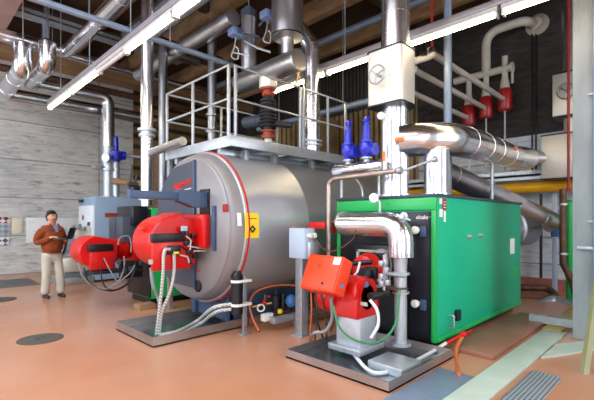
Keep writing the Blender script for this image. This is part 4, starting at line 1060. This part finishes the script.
# ================================================================== FOURTH boiler, pale blue
b4 = thing('pale_blue_boiler', 'tall pale blue boiler with a white front panel by the wall', 'boiler', (4.9, 11.6, 0))
MB().box(3.62, 6.6, 11.0, 12.25, .05, 2.23, .012).build('body', M['boiler_blue'], b4)
fp = MB().box(3.58, 3.62, 11.02, 12.2, .3, 2.0, .01).build('front_panel', M['panelwhite'], b4)
MB().lathe((3.58, 11.8, 1.68), (-1, 0, 0), [(0, .07), (.012, .07), (.012, 0)], 20).build('red_badge', M['redlabel'], fp)
MB().box(3.86, 4.2, 10.98, 11.0, 1.69, 1.8, .003).build('orange_sign', M['orangedark'], b4)
MB().box(3.575, 3.62, 11.9, 12.2, 2.1, 2.18, .004).box(3.575, 3.6, 11.25, 11.45, 1.46, 1.56).build('vent_grille', M['blackp'], b4)
MB().box(3.7, 6.5, 11.1, 12.1, 0, .05).build('plinth', M['blackp'], b4)
b5 = thing('pale_burner', 'pale grey burner with a round front at the pale blue boiler', 'burner', (3.3, 11.5, .4))
MB().lathe((3.0, 11.5, 1.05), (-1, -.2, 0), [(-.6, .2), (-.1, .3), (0, .36), (.05, .36), (.08, .3), (.08, 0)], 28).build('drum', M['boxblue'], b5)
MB().torus((2.9, 11.48, 1.05), (-1, -.2, 0), .36, .03, 28, 8).build('rim', M['blackp'], b5)
MB().box(2.84, 2.92, 11.3, 11.55, .9, 1.1, .01).build('switch', M['blackp'], b5)
MB().box(2.9, 3.5, 11.1, 11.9, .3, .66, .04).build('casing', M['boxmetal'], b5)
MB().box(3.2, 3.58, 11.2, 11.8, 1.1, 1.45, .05).build('casing', M['boxmetal'], b5)
MB().box(2.8, 3.6, 11.0, 12.0, 0, .16, .01).box(3.0, 3.4, 11.3, 11.7, .16, .32).build('base', M['galv'], b5)
mb = MB()
for k in range(6):
    c = V((3.1+random.uniform(0, .4), 11.2+random.uniform(-.2, .3), 1.2+random.uniform(0, .35)))
    MB().box(c.x-.05, c.x+.05, c.y-.05, c.y+.05, c.z-.04, c.z+.04, .01).build('fitting', M['galv'], b5)

# chimney pipe on pale blue boiler (elbow down)
t = thing('boiler_vent_pipe', 'shiny pipe coming along the pale wall and down to the pale blue boiler', 'pipe', (4.16, 11.6, 2.23))
MB().tube([(2.27, 9.8, 5.3), (2.27, 9.8, 4.88), (2.27, 11.6, 4.97), (4.16, 11.6, 5.0), (4.16, 11.6, 3.65)], .165, 24, bend=.24, seg=6, elbow_bands=True, bands=.9, bw=.014).build('clad_pipe', M['chrome'], t)
MB().lathe((4.16, 11.6, 2.23), (0, 0, 1), [(0, .2), (.05, .2), (.06, .13), (.75, .13), (.76, .2), (.8, .2), (.81, .15), (1.42, .15)], 20).build('lower_pipe', M['galv_white'], t)
MB().tube([(4.05, 11.35, 3.3), (3.98, 11.3, 3.3)], .12, 12).box(3.75, 4.0, 11.5, 11.7, 3.0, 3.1, .01).build('valve', M['galv'], t)
MB().lathe((2.27, 9.8, 5.28), (0, 0, 1), [(0, .17), (.1, .165), (.16, .1), (.18, 0)], 24).tube([(2.27, 9.8, 5.4), (2.27, 9.8, CZ)], .012, 6).build('end_dome', M['chrome'], t)
t = thing('overhead_elbow_pipe', 'fat shiny elbowed pipe at the upper corner of the pale wall', 'pipe', (2.05, 11, 4.8))
MB().tube([(1.86, 9.95, 5.18), (1.86, 9.95, 4.74), (1.86, 12.25, 4.76), (4.4, 12.25, 4.8), (6.0, 12.25, 4.8)], .175, 24, bend=.24, seg=6, elbow_bands=True, bands=.9, bw=.014).build('clad_pipe', M['chrome'], t)
MB().lathe((1.86, 9.95, 5.16), (0, 0, 1), [(0, .18), (.1, .175), (.16, .1), (.18, 0)], 24).tube([(1.86, 9.95, 5.3), (1.86, 9.95, CZ-.002)], .012, 6).build('end_dome', M['chrome'], t)
# blue valve by the vent pipe
c = P(116, 155, d=11.2)
t = thing('blue_valve', 'bright blue safety valve beside the vent pipe over the pale blue boiler', 'valve', (c.x, c.y, 2.23))
MB().lathe((c.x, c.y, c.z-.2), (0, 0, 1), [(0, .1), (.05, .11), (.06, .16), (.28, .2), (.32, .09), (.34, .07), (.7, .06), (.74, 0)], 20).lathe((c.x, c.y, c.z), (1, -.2, 0), [(0, .12), (.25, .12), (.25, 0)], 16).build('valve_body', M['blue'], t)
MB().tube([(c.x, c.y, 2.23), (c.x, c.y, c.z-.18)], .09, 14).tube([(c.x+.2, c.y-.04, c.z), (c.x+.95, c.y-.2, c.z)], .05, 10).build('pipe', M['galv_white'], t)

# tall vertical steel pipes left of the platform
pz = P(147, 130, d=7.6)
t = thing('tall_flue_pipe', 'tall shiny flue pipe left of the platform with a clamp collar', 'flue', (pz.x, pz.y, 1.82))
t['label'] = 'tall shiny flue pipe just outside the platform railing with collar'
MB().tube([(pz.x, pz.y, 1.86), (pz.x, pz.y, 6.6)], .115, 24, bands=1.0, bw=.014).build('pipe', M['chrome'], t)
for za, ra in ((3.3, .17), (3.2, .15), (2.0, .16), (2.12, .16)): MB().ring((pz.x, pz.y, za), (0, 0, 1), ra, .05).build('collar', M['galv_white'], t)
pz2 = P(163, 130, d=9.2)
t = thing('dull_flue_pipe', 'duller vertical pipe seen behind the tall shiny flue', 'flue', (pz2.x, pz2.y, 1.8))
MB().tube([(pz2.x, pz2.y, .0), (pz2.x, pz2.y, 5.6)], .1, 20, bands=1.0).build('pipe', M['chrome_dark'], t)
pz3 = P(212, 100, d=8.6)
t = thing('short_stack_pipe', 'slim vertical pipe behind the platform guard rails', 'pipe', (pz3.x, pz3.y, 2.7))
MB().tube([(pz3.x, pz3.y, 1.83), (pz3.x, pz3.y, 5.6)], .095, 20, bands=.8).ring((pz3.x, pz3.y, 3.5), (0, 0, 1), .14, .05).ring((pz3.x, pz3.y, 3.85), (0, 0, 1), .14, .04).build('pipe', M['chrome_dark'], t)
# sloping arm pipe and horizontals near platform's left
t = thing('branch_pipe', 'pale horizontal branch pipe running under the platform corner', 'pipe', (3.3, 7, 2.5))
MB().tube([P(147, 154, d=7.65), P(183, 141, x=P(147, 154, d=7.65).x)], .075, 18).build('pipe', M['chrome_soft'], t)
tag(MB().tube([P(112, 181, d=11), P(150, 184, d=11)], .09, 14).build('brown_pipe', M['beam']), 'tan horizontal pipe low behind the tall flue', 'pipe')
tag(MB().box(P(158, 170, d=9.9).x-.1, P(158, 170, d=9.9).x+.1, P(158, 170, d=9.9).y-.6, P(158, 170, d=9.9).y+.6, 0, 3.4, .02).build('steel_frame_post', M['rust']), 'brown steel stanchion behind the tall flues', 'post')

# ================================================================== OVERHEAD ducts and pipes
def run(name, label, pts, r, m, bend=.3, cat='pipe', bands=1.2, group=None, hang=True, n=20):
    t = thing(name, label, cat, pts[0], group)
    MB().tube(pts, r, n, bend=bend, seg=6, bands=bands, bw=.016, bs=1.05, elbow_bands=True).build('pipe', m, t)
    if hang:
        a, b = V(pts[-2]), V(pts[-1])
        mb = MB()
        for q in (.2, .7):
            c = a.lerp(b, q)
            mb.tube([(c.x, c.y, c.z+r), (c.x, c.y, CZ)], .008, 6)
        mb.build('hanger_rod', M['galv'], t)
    return t
run('overhead_duct', 'shiny overhead duct turning a corner near the picture top edge', [(1.0, 10.35, 5.5), (2.8, 10.35, 5.5), (2.8, 3.0, 5.5)], .13, M['chrome'], .22)
run('overhead_duct', 'dull overhead duct next to the corner duct', [(6.0, 10.0, 6.1), (3.95, 10.0, 6.1), (3.95, 3.0, 6.1)], .14, M['chrome_dark'], .3)
run('overhead_duct', 'shiny overhead duct above the lit front lamp row', [(6.2, 9.1, 5.9), (4.2, 9.1, 5.9), (4.2, 3.0, 5.9)], .11, M['chrome'], .3)
run('overhead_duct', 'long shiny overhead duct rising behind the capped pipe', [(4.58, 10.6, 5.5), (4.58, 9.0, 5.5), (4.58, 6.3, 5.5)], .16, M['chrome_soft'], .2)
run('overhead_conduit', 'blue-grey conduit crossing in front of all the ceiling ducts', [(.2, 6.38, 4.6), (4.64, 6.38, 4.6)], .048, M['conduit'], 0, 'conduit', 0)
run('overhead_pipe', 'slim shiny pipe running beneath the tan ceiling beam', [(1.5, 11.2, 5.75), (7.5, 11.2, 5.75)], .09, M['chrome'], 0)
run('overhead_pipe', 'brownish overhead pipe against the back beams', [(1.5, 12.7, 5.55), (8.0, 12.7, 5.55)], .1, M['rust'], 0)
run('overhead_pipe', 'grey overhead pipe high above the dark ribbed wall', [(8.0, 12.5, 6.35), (8.0, 2.0, 6.35)], .09, M['conduit'], 0, bands=0)
run('overhead_pipe', 'tan overhead pipe below the grey one at the dark ribbed wall', [(9.0, 12.5, 6.2), (9.0, 2.0, 6.2)], .1, M['beam'], 0, bands=0)
run('overhead_pipe', 'white overhead pipe just under the rear lamp row', [(7.0, 8.5, 4.1), (7.0, 4.3, 4.1)], .07, M['conduit'], 0, bands=0)
t = thing('cable_ladder', 'pale flat cable tray hung in the ceiling bay', 'cable tray', (3, 10.3, 6.2))
MB().box(1.9, 6.0, 10.75, 11.1, 6.3, 6.33).box(1.9, 6.0, 10.75, 10.76, 6.3, 6.42).box(1.9, 6.0, 11.09, 11.1, 6.3, 6.42).build('tray', M['galv'], t)
MB().tube([(2.5, 10.9, 6.33), (2.5, 10.9, CZ)], .01, 6).tube([(5, 10.9, 6.33), (5, 10.9, CZ)], .01, 6).build('hanger_rod', M['galv'], t)
c = P(46, 28, d=9.5)
tag(MB().box(c.x-.06, c.x+.06, c.y-.06, c.y+.06, c.z-.35, CZ-.3, .01).build('ceiling_bracket', M['conduit']), 'pale upright bracket hanging in the dark ceiling bay', 'bracket')

# cable rail / tan plant boxes beyond the platform
tn = thing('plant_cabinet', 'tall tan cabinet standing beyond the service platform', 'cabinet', (8.7, 10, 0))
MB().box(8.2, 9.4, 7.6, 9.4, 0, 4.6, .02).build('body', M['clad_tan'], tn)
MB().box(8.18, 8.2, 7.7, 8.45, .1, 4.5, .004).box(8.18, 8.2, 8.5, 9.3, .1, 4.5, .004).build('door', M['clad_tan'], tn)

# ================================================================== RIGHT FLOOR
tag(MB().box(4.75, 7.35, 1.62, 2.1, .0, .06, .008).build('brown_plinth', M['slab']), 'brown painted concrete plinth along the green boiler side', 'plinth')
tag(MB().box(3.3, 6.55, 1.28, 1.56, 0, .025, .004).build('channel_cover', M['paleplate']), 'long pale metal channel cover in the floor', 'cover plate')
tag(MB().box(6.6, 8.4, 1.35, 1.58, 0, .03, .004).build('yellow_plank', M['woodplank']), 'yellowish plank lying beyond the pale channel cover', 'plank')
tag(MB().prism([(5.2, 1.26, 0), (5.9, 1.26, 0), (6.35, 1.0, 0), (6.35, .75, 0), (5.95, .9, 0), (5.5, 1.1, 0)], (0, 0, .02)).build('curved_plate', M['paleplate']), 'curved pale plate running to the column foot', 'cover plate')
tag(MB().box(3.0, 4.7, .95, 1.22, 0, .012, .002).build('floor_grate', M['grate']), 'galvanised floor grating at the bottom edge near the column side', 'grate')
tag(MB().box(2.9, 4.1, 1.42, 1.95, 0, .008, .002).build('steel_floor_plate', M['conduit']), 'blue-grey floor plate in front of the drip tray', 'plate')
# pipes on floor at the far right
a1, a2 = P(524, 290, d=8.2), P(552, 290, d=8.2)
t = thing('rusty_floor_pipe', 'rusty brown U-bend pipe low against the red plinth', 'pipe', (a1.x, a1.y, 0))
MB().tube([P(500, 287, d=8.9), P(548, 288, d=8.6), P(556, 296, d=8.3), P(540, 302, d=8.1), P(505, 300, d=8.3)], .075, 16, .15).build('pipe', M['rust'], t)
MB().tube([P(520, 300, d=8.3), P(520, 312, d=8.3)], .03, 8).build('foot', M['rust'], t)
t = thing('silver_floor_pipe', 'silver pipe angled low behind the green boiler', 'pipe', P(540, 305, d=8))
MB().tube([P(510, 322, d=7.5), P(535, 310, d=7.7), P(552, 299, d=8.0), P(575, 306, d=7.6)], .09, 16, .15).build('pipe', M['galv'], t)
MB().lathe(P(528, 313, d=7.6), (.3, -.5, 0), [(-.05, .14), (.05, .14)], 16).build('flange', M['rust'], t)
c = P(545, 318, z=.08)
tag(MB().tube([P(530, 317, z=.1), P(576, 324, z=.1)], .08, 4).build('white_beam', M['galv_white']), 'white steel beam lying at the foot of the far pipes', 'beam')
tv = thing('rusty_riser', 'rusty brown vertical pipe with elbow beside the column', 'pipe', P(564, 290, d=7.6))
c = P(563, 240, d=7.7)
MB().tube([(c.x, c.y, 2.2), (c.x, c.y, .75), (c.x+.1, c.y-.12, .45), (c.x+.2, c.y-.2, .02)], .06, 14, .2).build('pipe', M['rust'], tv)
MB().ring((c.x, c.y, .95), (0, 0, 1), .085, .04).build('clamp', M['galv'], tv)
MB().ring((c.x, c.y, 1.9), (0, 0, 1), .085, .04).build('clamp', M['galv'], tv)
c = P(570, 240, d=7.9)
tag(MB().lathe((c.x, c.y, 0), (0, 0, 1), [(0, .07), (.45, .07), (.5, .09), (1.95, .09), (2.0, .05)], 20).build('green_standpipe', M['green_trim']), 'green upright pipe almost hidden by the concrete column', 'pipe')
c = P(540, 250, x=10.2)
tag(MB().tube([(10.3, P(541, 250, x=10.3).y, .3), (10.3, P(541, 250, x=10.3).y, 2.2)], .03, 8).build('dark_wall_pipe', M['blackp']), 'thin dark vertical pipe on the grey wall', 'pipe')
cb = P(555, 262, x=10.2)
tag(MB().box(cb.x-.04, cb.x+.02, cb.y-.05, cb.y+.05, 0.02, 2.2, .006).build('wall_channel', M['boxblue']), 'pale blue vertical channel on the grey wall', 'channel')
# olive leaning prop
a, b = P(585, 374, z=.0), P(600, 268, d=4.75)
dr_ = (b-a).normalized(); top = a+dr_*1.5
mt = frame(a, RT, dr_)
tag(MB().prism([a+RT*-.03-FW*.02, a+RT*.03-FW*.02, a+RT*.03+FW*.04, a+RT*-.03+FW*.04], top-a).build('leaning_prop', M['olive']), 'olive painted prop leaning toward the concrete column', 'prop')

# floor details left
def lid(c, r, label):
    t = thing('manhole_cover', label, 'manhole cover', (c.x, c.y, 0), 'round floor covers')
    MB().lathe((c.x, c.y, .0), (0, 0, 1), [(0, r), (.006, r), (.008, r-.01), (.008, 0)], 40).build('plate', M['manhole'], t)
    MB().torus((c.x, c.y, .003), (0, 0, 1), r+.006, .004, 40, 6).build('rim', M['manhole'], t)
    MB().box(c.x-.05, c.x-.02, c.y-.02, c.y+.02, .008, .012).box(c.x+.03, c.x+.06, c.y-.02, c.y+.02, .008, .012).build('lift_slot', M['blackp'], t)
lid(P(40.5, 339, z=0), .26, 'round dark floor cover in the open floor before the man')
lid(P(-2, 300, z=0), .3, 'round dark floor cover cut by the picture edge')
tag(MB().box(-1.5, 2.55, 11.6, 13.1, 0, .012, .003).build('floor_mat', M['mat_grey']), 'dark grey flat mat on the floor below the wall charts', 'mat')
tag(MB().prism([P(0, 290, z=0), P(40, 280, z=0), P(40, 278.5, z=0), P(0, 287, z=0)], (0, 0, .004)).build('floor_joint', M['paleplate']), 'pale joint strip in the floor beside the mat', 'strip')
bpy.data.objects.remove(bpy.data.objects['floor_joint'])

# wall charts
def chart(name, label, px0, px1, py0, py1, m, cat='poster', group=None, th=.012):
    y = WY-.02
    a = P(px0, py0, y=y); b = P(px1, py1, y=y); c = P(px0, py1, y=y)
    return tag(MB().box(a.x, b.x, y-th, y, min(c.z, b.z)+.0, a.z, .002).build(name, m), label, cat, group)
chk = []
def pat_mat(name, c1, c2):
    m, nt, b = newmat(name); N, L = nt.nodes, nt.links
    tc = N.new('ShaderNodeTexCoord'); mp = N.new('ShaderNodeMapping'); mp.inputs['Rotation'].default_value = (0, PI/4, 0)
    ck = N.new('ShaderNodeTexChecker'); ck.inputs['Scale'].default_value = 9; ck.inputs['Color1'].default_value = lin(c1); ck.inputs['Color2'].default_value = lin(c2)
    mp.inputs['Location'].default_value = (.01, .013, .02)
    L.new(tc.outputs['Object'], mp.inputs[0]); L.new(mp.outputs[0], ck.inputs['Vector']); L.new(ck.outputs[0], b.inputs['Base Color']); b.inputs['Roughness'].default_value = .7
    return m
chart('patterned_poster', 'red and white lattice poster, top of the stack at the wall', -6, 10.5, 217, 223, pat_mat('red_lattice', '#8c3a44', '#e6e0e0'), group='lattice posters')
chart('patterned_poster', 'grey lattice poster in the middle of the poster stack', -6, 10, 224.5, 236, pat_mat('grey_lattice', '#8d95a2', '#b9bfc9'), group='lattice posters')
chart('patterned_poster', 'black and white lattice poster, lowest of the stack', -6, 9, 238, 245, pat_mat('dark_lattice', '#5c6370', '#eef0f2'), group='lattice posters')
chart('notice_sheet', 'cream notice sheet between the lattice posters and white board', 12, 22.5, 218, 233.5, M['cream_paper'], 'notice')
bd_ = chart('white_board', 'long white plan board on the wall behind the man', 26, 83, 217.5, 241, M['paper'], 'board')
ob = bd_; mb = MB()
for i in range(9):
    p = P(30+i*6, 222+(i*37 % 14), y=WY-.034)
    mb.box(p.x-.06, p.x+.1, WY-.038, WY-.033, p.z-.012, p.z)
mb.build('plan_marks', M['boxblue'], ob)

# ================================================================== THE MAN
W0 = P(51.5, 298, z=0); W0.z = 0
fwd = (RT*.86-FW*.48).normalized(); lft = UP.cross(fwd).normalized()
MAN = frame(W0, fwd, lft)
man = None
def skin_obj(name, verts, edges, rad, m, parent=None, levels=2, org=None):
    me = bpy.data.meshes.new(name); me.from_pydata([V(v) for v in verts], edges, [])
    ob = bpy.data.objects.new(name, me); COL.objects.link(ob)
    sk = ob.modifiers.new('skin', 'SKIN'); sk.use_smooth_shade = True
    sb = ob.modifiers.new('sub', 'SUBSURF'); sb.levels = levels; sb.render_levels = levels
    for i, r in enumerate(rad):
        d = me.skin_vertices[0].data[i]
        d.radius = (r, r) if not isinstance(r, tuple) else r
        d.use_root = (i == 0)
    dg = bpy.context.evaluated_depsgraph_get(); nm = bpy.data.meshes.new_from_object(ob.evaluated_get(dg))
    bpy.data.objects.remove(ob)
    o0 = ORG[parent.name] if parent is not None else W0
    for v in nm.vertices: v.co = (MAN @ v.co)-o0
    for p in nm.polygons: p.use_smooth = True
    nm.name = name; nm.materials.clear(); nm.materials.append(m)
    ob = bpy.data.objects.new(name, nm); COL.objects.link(ob); ORG[ob.name] = o0
    if parent is not None: ob.parent = parent
    else: ob.location = o0
    return ob
# body (head, neck, torso, arms with hands, legs)
bv = [(0, 0, .97), (.02, 0, 1.12), (.0, 0, 1.30), (-.01, 0, 1.45), (.01, 0, 1.53), (.03, 0, 1.60), (.035, 0, 1.67), (.02, 0, 1.73)]
br = [.13, .14, .14, .075, .06, .078, .092, .07]
be = [(i, i+1) for i in range(7)]
def add(par, pts, rs):
    global bv, be, br
    p = par
    for q, r in zip(pts, rs):
        bv.append(q); br.append(r); be.append((p, len(bv)-1)); p = len(bv)-1
    return p
HR, HL = (.30, -.14, 1.27), (.32, .12, 1.2)
ARMR = [(-.01, -.17, 1.42), (-.05, -.25, 1.14), (.12, -.21, 1.20), (.25, -.16, 1.255)]
ARML = [(-.01, .17, 1.42), (-.04, .25, 1.13), (.12, .20, 1.15), (.25, .14, 1.18)]
wr = add(3, ARMR, [.06, .042, .036, .027]); wl = add(3, ARML, [.06, .042, .036, .027])
LEGR = [(0, -.09, .9), (.0, -.1, .5), (-.06, -.1, .1)]
LEGL = [(0, .09, .9), (.06, .12, .5), (.05, .15, .1)]
add(0, LEGR, [.09, .06, .045]); add(0, LEGL, [.09, .06, .045])
hp = add(wr, [(.32, -.14, 1.262)], [.03])
for k, (dy, ln) in enumerate(((-.03, .07), (-.01, .085), (.012, .08), (.032, .062))):
    add(hp, [(.345, -.13+dy, 1.265), (.345+ln*.6, -.125+dy, 1.255), (.345+ln, -.125+dy, 1.238)], [.0095, .009, .008])
add(hp, [(.33, -.10, 1.262), (.36, -.085, 1.245)], [.011, .009])
hp = add(wl, [(.32, .12, 1.19)], [.03])
for k, (dy, ln) in enumerate(((-.03, .07), (-.01, .085), (.012, .08), (.032, .062))):
    add(hp, [(.345, .11+dy, 1.188), (.345+ln*.6, .11+dy, 1.186), (.345+ln, .11+dy, 1.196)], [.0095, .009, .008])
add(hp, [(.33, .09, 1.2), (.35, .07, 1.225)], [.011, .009])
add(6, [(.12, 0, 1.655), (.143, 0, 1.64)], [.02, .014])       # nose
add(6, [(.03, .092, 1.66)], [.016]); add(6, [(.03, -.092, 1.66)], [.016])   # ears
man = skin_obj('person', bv, be, br, M['skin'])
tag(man, 'standing man in a rust-brown jacket holding an open laptop', 'person')
# clothes
jv = [(0.01, 0, .93), (.035, 0, 1.06), (.02, 0, 1.26), (-.005, 0, 1.42), (-.015, 0, 1.49)]
jr = [(.185, .2), (.22, .235), (.2, .235), (.14, .16), (.085, .085)]
je = [(0, 1), (1, 2), (2, 3), (3, 4)]
for A in (ARMR, ARML):
    b = len(jv); sgn = -1 if A is ARMR else 1
    pts = [(-.005, sgn*.16, 1.41), (-.04, sgn*.25, 1.26), (-.05, sgn*.265, 1.13), (.08, sgn*.225, 1.165), A[3]]
    rs = [.1, .092, .082, .07, .05]
    je.append((3, b))
    for i, (q, r) in enumerate(zip(pts, rs)):
        jv.append(q); jr.append(r)
        if i: je.append((b+i-1, b+i))
skin_obj('jacket', jv, je, jr, M['jacket'], man)
tv_ = [(0, 0, 1.0), (0, 0, .9)]; tr_ = [(.165, .18), (.165, .18)]; te = [(0, 1)]
for (A) in ([(0, -.09, .8), (.01, -.1, .52), (-.03, -.1, .3), (-.05, -.1, .07)], [(.02, .09, .8), (.07, .12, .52), (.07, .14, .3), (.06, .15, .07)]):
    b = len(tv_); te.append((1, b))
    for i, (q, r) in enumerate(zip(A, [.12, .092, .082, .09])):
        tv_.append(q); tr_.append(r)
        if i: te.append((b+i-1, b+i))
skin_obj('trousers', tv_, te, tr_, M['trousers'], man)
for (x, y) in ((-.06, -.1), (.05, .15)):
    skin_obj('shoe', [(x-.06, y, .045), (x+.06, y, .05), (x+.17, y-.0, .035)], [(0, 1), (1, 2)], [.045, .045, .034], M['shoe'], man)
mb = MB()
Q = MAN.to_3x3()
mb.ell(MAN @ V((-.008, 0, 1.722)), (.096, .09, .088), 20, Q).ell(MAN @ V((-.035, 0, 1.67)), (.08, .094, .095), 18, Q).ell(MAN @ V((.05, -.01, 1.765)), (.05, .062, .032), 16, Q).ell(MAN @ V((-.05, 0, 1.62)), (.05, .075, .06), 14, Q)
mb.ell(MAN @ V((.015, -.07, 1.70)), (.05, .022, .05), 12, Q).ell(MAN @ V((.015, .07, 1.70)), (.05, .022, .05), 12, Q)
mb.build('hair', M['hair'], man)
mb = MB()
for s in (-.035, .035): MB().ell(MAN @ V((.112, s, 1.68)), (.01, .014, .008), 10, Q).build('eye', M['hair'], man)
mb = MB()
for s in (-.035, .035): MB().ell(MAN @ V((.112, s, 1.697)), (.01, .022, .005), 10, Q).build('eyebrow', M['hair'], man)
MB().ell(MAN @ V((.105, 0, 1.61)), (.014, .026, .006), 10, Q).build('mouth', mat('lips', '#9a5648', .5, 0, .05), man)
MB().lathe(MAN @ V((.01, 0, .925)), (0, 0, 1), [(0, .165), (.01, .175), (.05, .175), (.06, .165)], 28).build('jacket_hem', M['jacket'], man)
for sg in (-1, 1):
    MB().prism([MAN @ V(p) for p in ((.19, sg*.03, 1.36), (.17, sg*.1, 1.4), (.08, sg*.1, 1.51), (.06, sg*.075, 1.53), (.1, sg*.05, 1.48))], Q @ V((.02, 0, .008))).build('collar_flap', M['jacket'], man)
skin_obj('shirt_collar', [(.005, 0, 1.465), (.015, 0, 1.52)], [(0, 1)], [.082, .072], M['shirt'], man, 1)
MB().prism([MAN @ V(p) for p in ((.175, -.04, 1.34), (.175, .04, 1.34), (.085, .07, 1.49), (.085, -.07, 1.49))], Q @ V((.025, 0, .012))).build('shirt_front', M['shirt'], man)
# laptop
lt = thing('laptop', 'open black laptop held by the man', 'laptop', MAN @ V((.42, 0, 1.2)))
lm = MAN @ Matrix.Translation((.41, .0, 1.22)) @ Matrix.Rotation(math.radians(38), 4, 'Z') @ Matrix.Rotation(math.radians(-4), 4, 'Y')
MB().box(-.12, .12, -.16, .16, -.012, .008, .004, mtx=lm).build('base', M['blackp'], lt)
MB().box(-.1, .07, -.15, .15, .008, .011, .001, mtx=lm).build('keyboard', M['char'], lt)
lm2 = lm @ Matrix.Translation((.12, 0, .008)) @ Matrix.Rotation(math.radians(22), 4, 'Y')
MB().box(-.004, .008, -.16, .16, 0, .22, .003, mtx=lm2).build('screen', M['blackp'], lt)
MB().box(-.006, -.004, -.15, .15, .012, .208, 0, mtx=lm2).build('display', M['glassdark'], lt)

# ================================================================== WORLD, CAMERA
w = bpy.data.worlds.new('sky'); bpy.context.scene.world = w; w.use_nodes = True
nt = w.node_tree; bg = nt.nodes['Background']
bg.inputs[0].default_value = (0.84, 0.91, 1.0, 1); bg.inputs[1].default_value = 6.0

cd = bpy.data.cameras.new('camera'); cam = bpy.data.objects.new('camera', cd); COL.objects.link(cam)
cam.location = EYE; cam.rotation_euler = (PI/2, 0, -PI/4)
cd.sensor_width = 36; cd.lens = 36*400/594.0; cd.shift_y = 22/594.0; cd.clip_start = .05; cd.clip_end = 100
sc = bpy.context.scene; sc.camera = cam
sc.view_settings.view_transform = 'Standard'; sc.view_settings.look = 'None'; sc.view_settings.gamma = 1; sc.view_settings.use_curve_mapping = False
sc.view_settings.exposure = 0.4
sc.cycles.max_bounces = 8; sc.cycles.use_denoising = True
sc.cycles.sample_clamp_indirect = 8
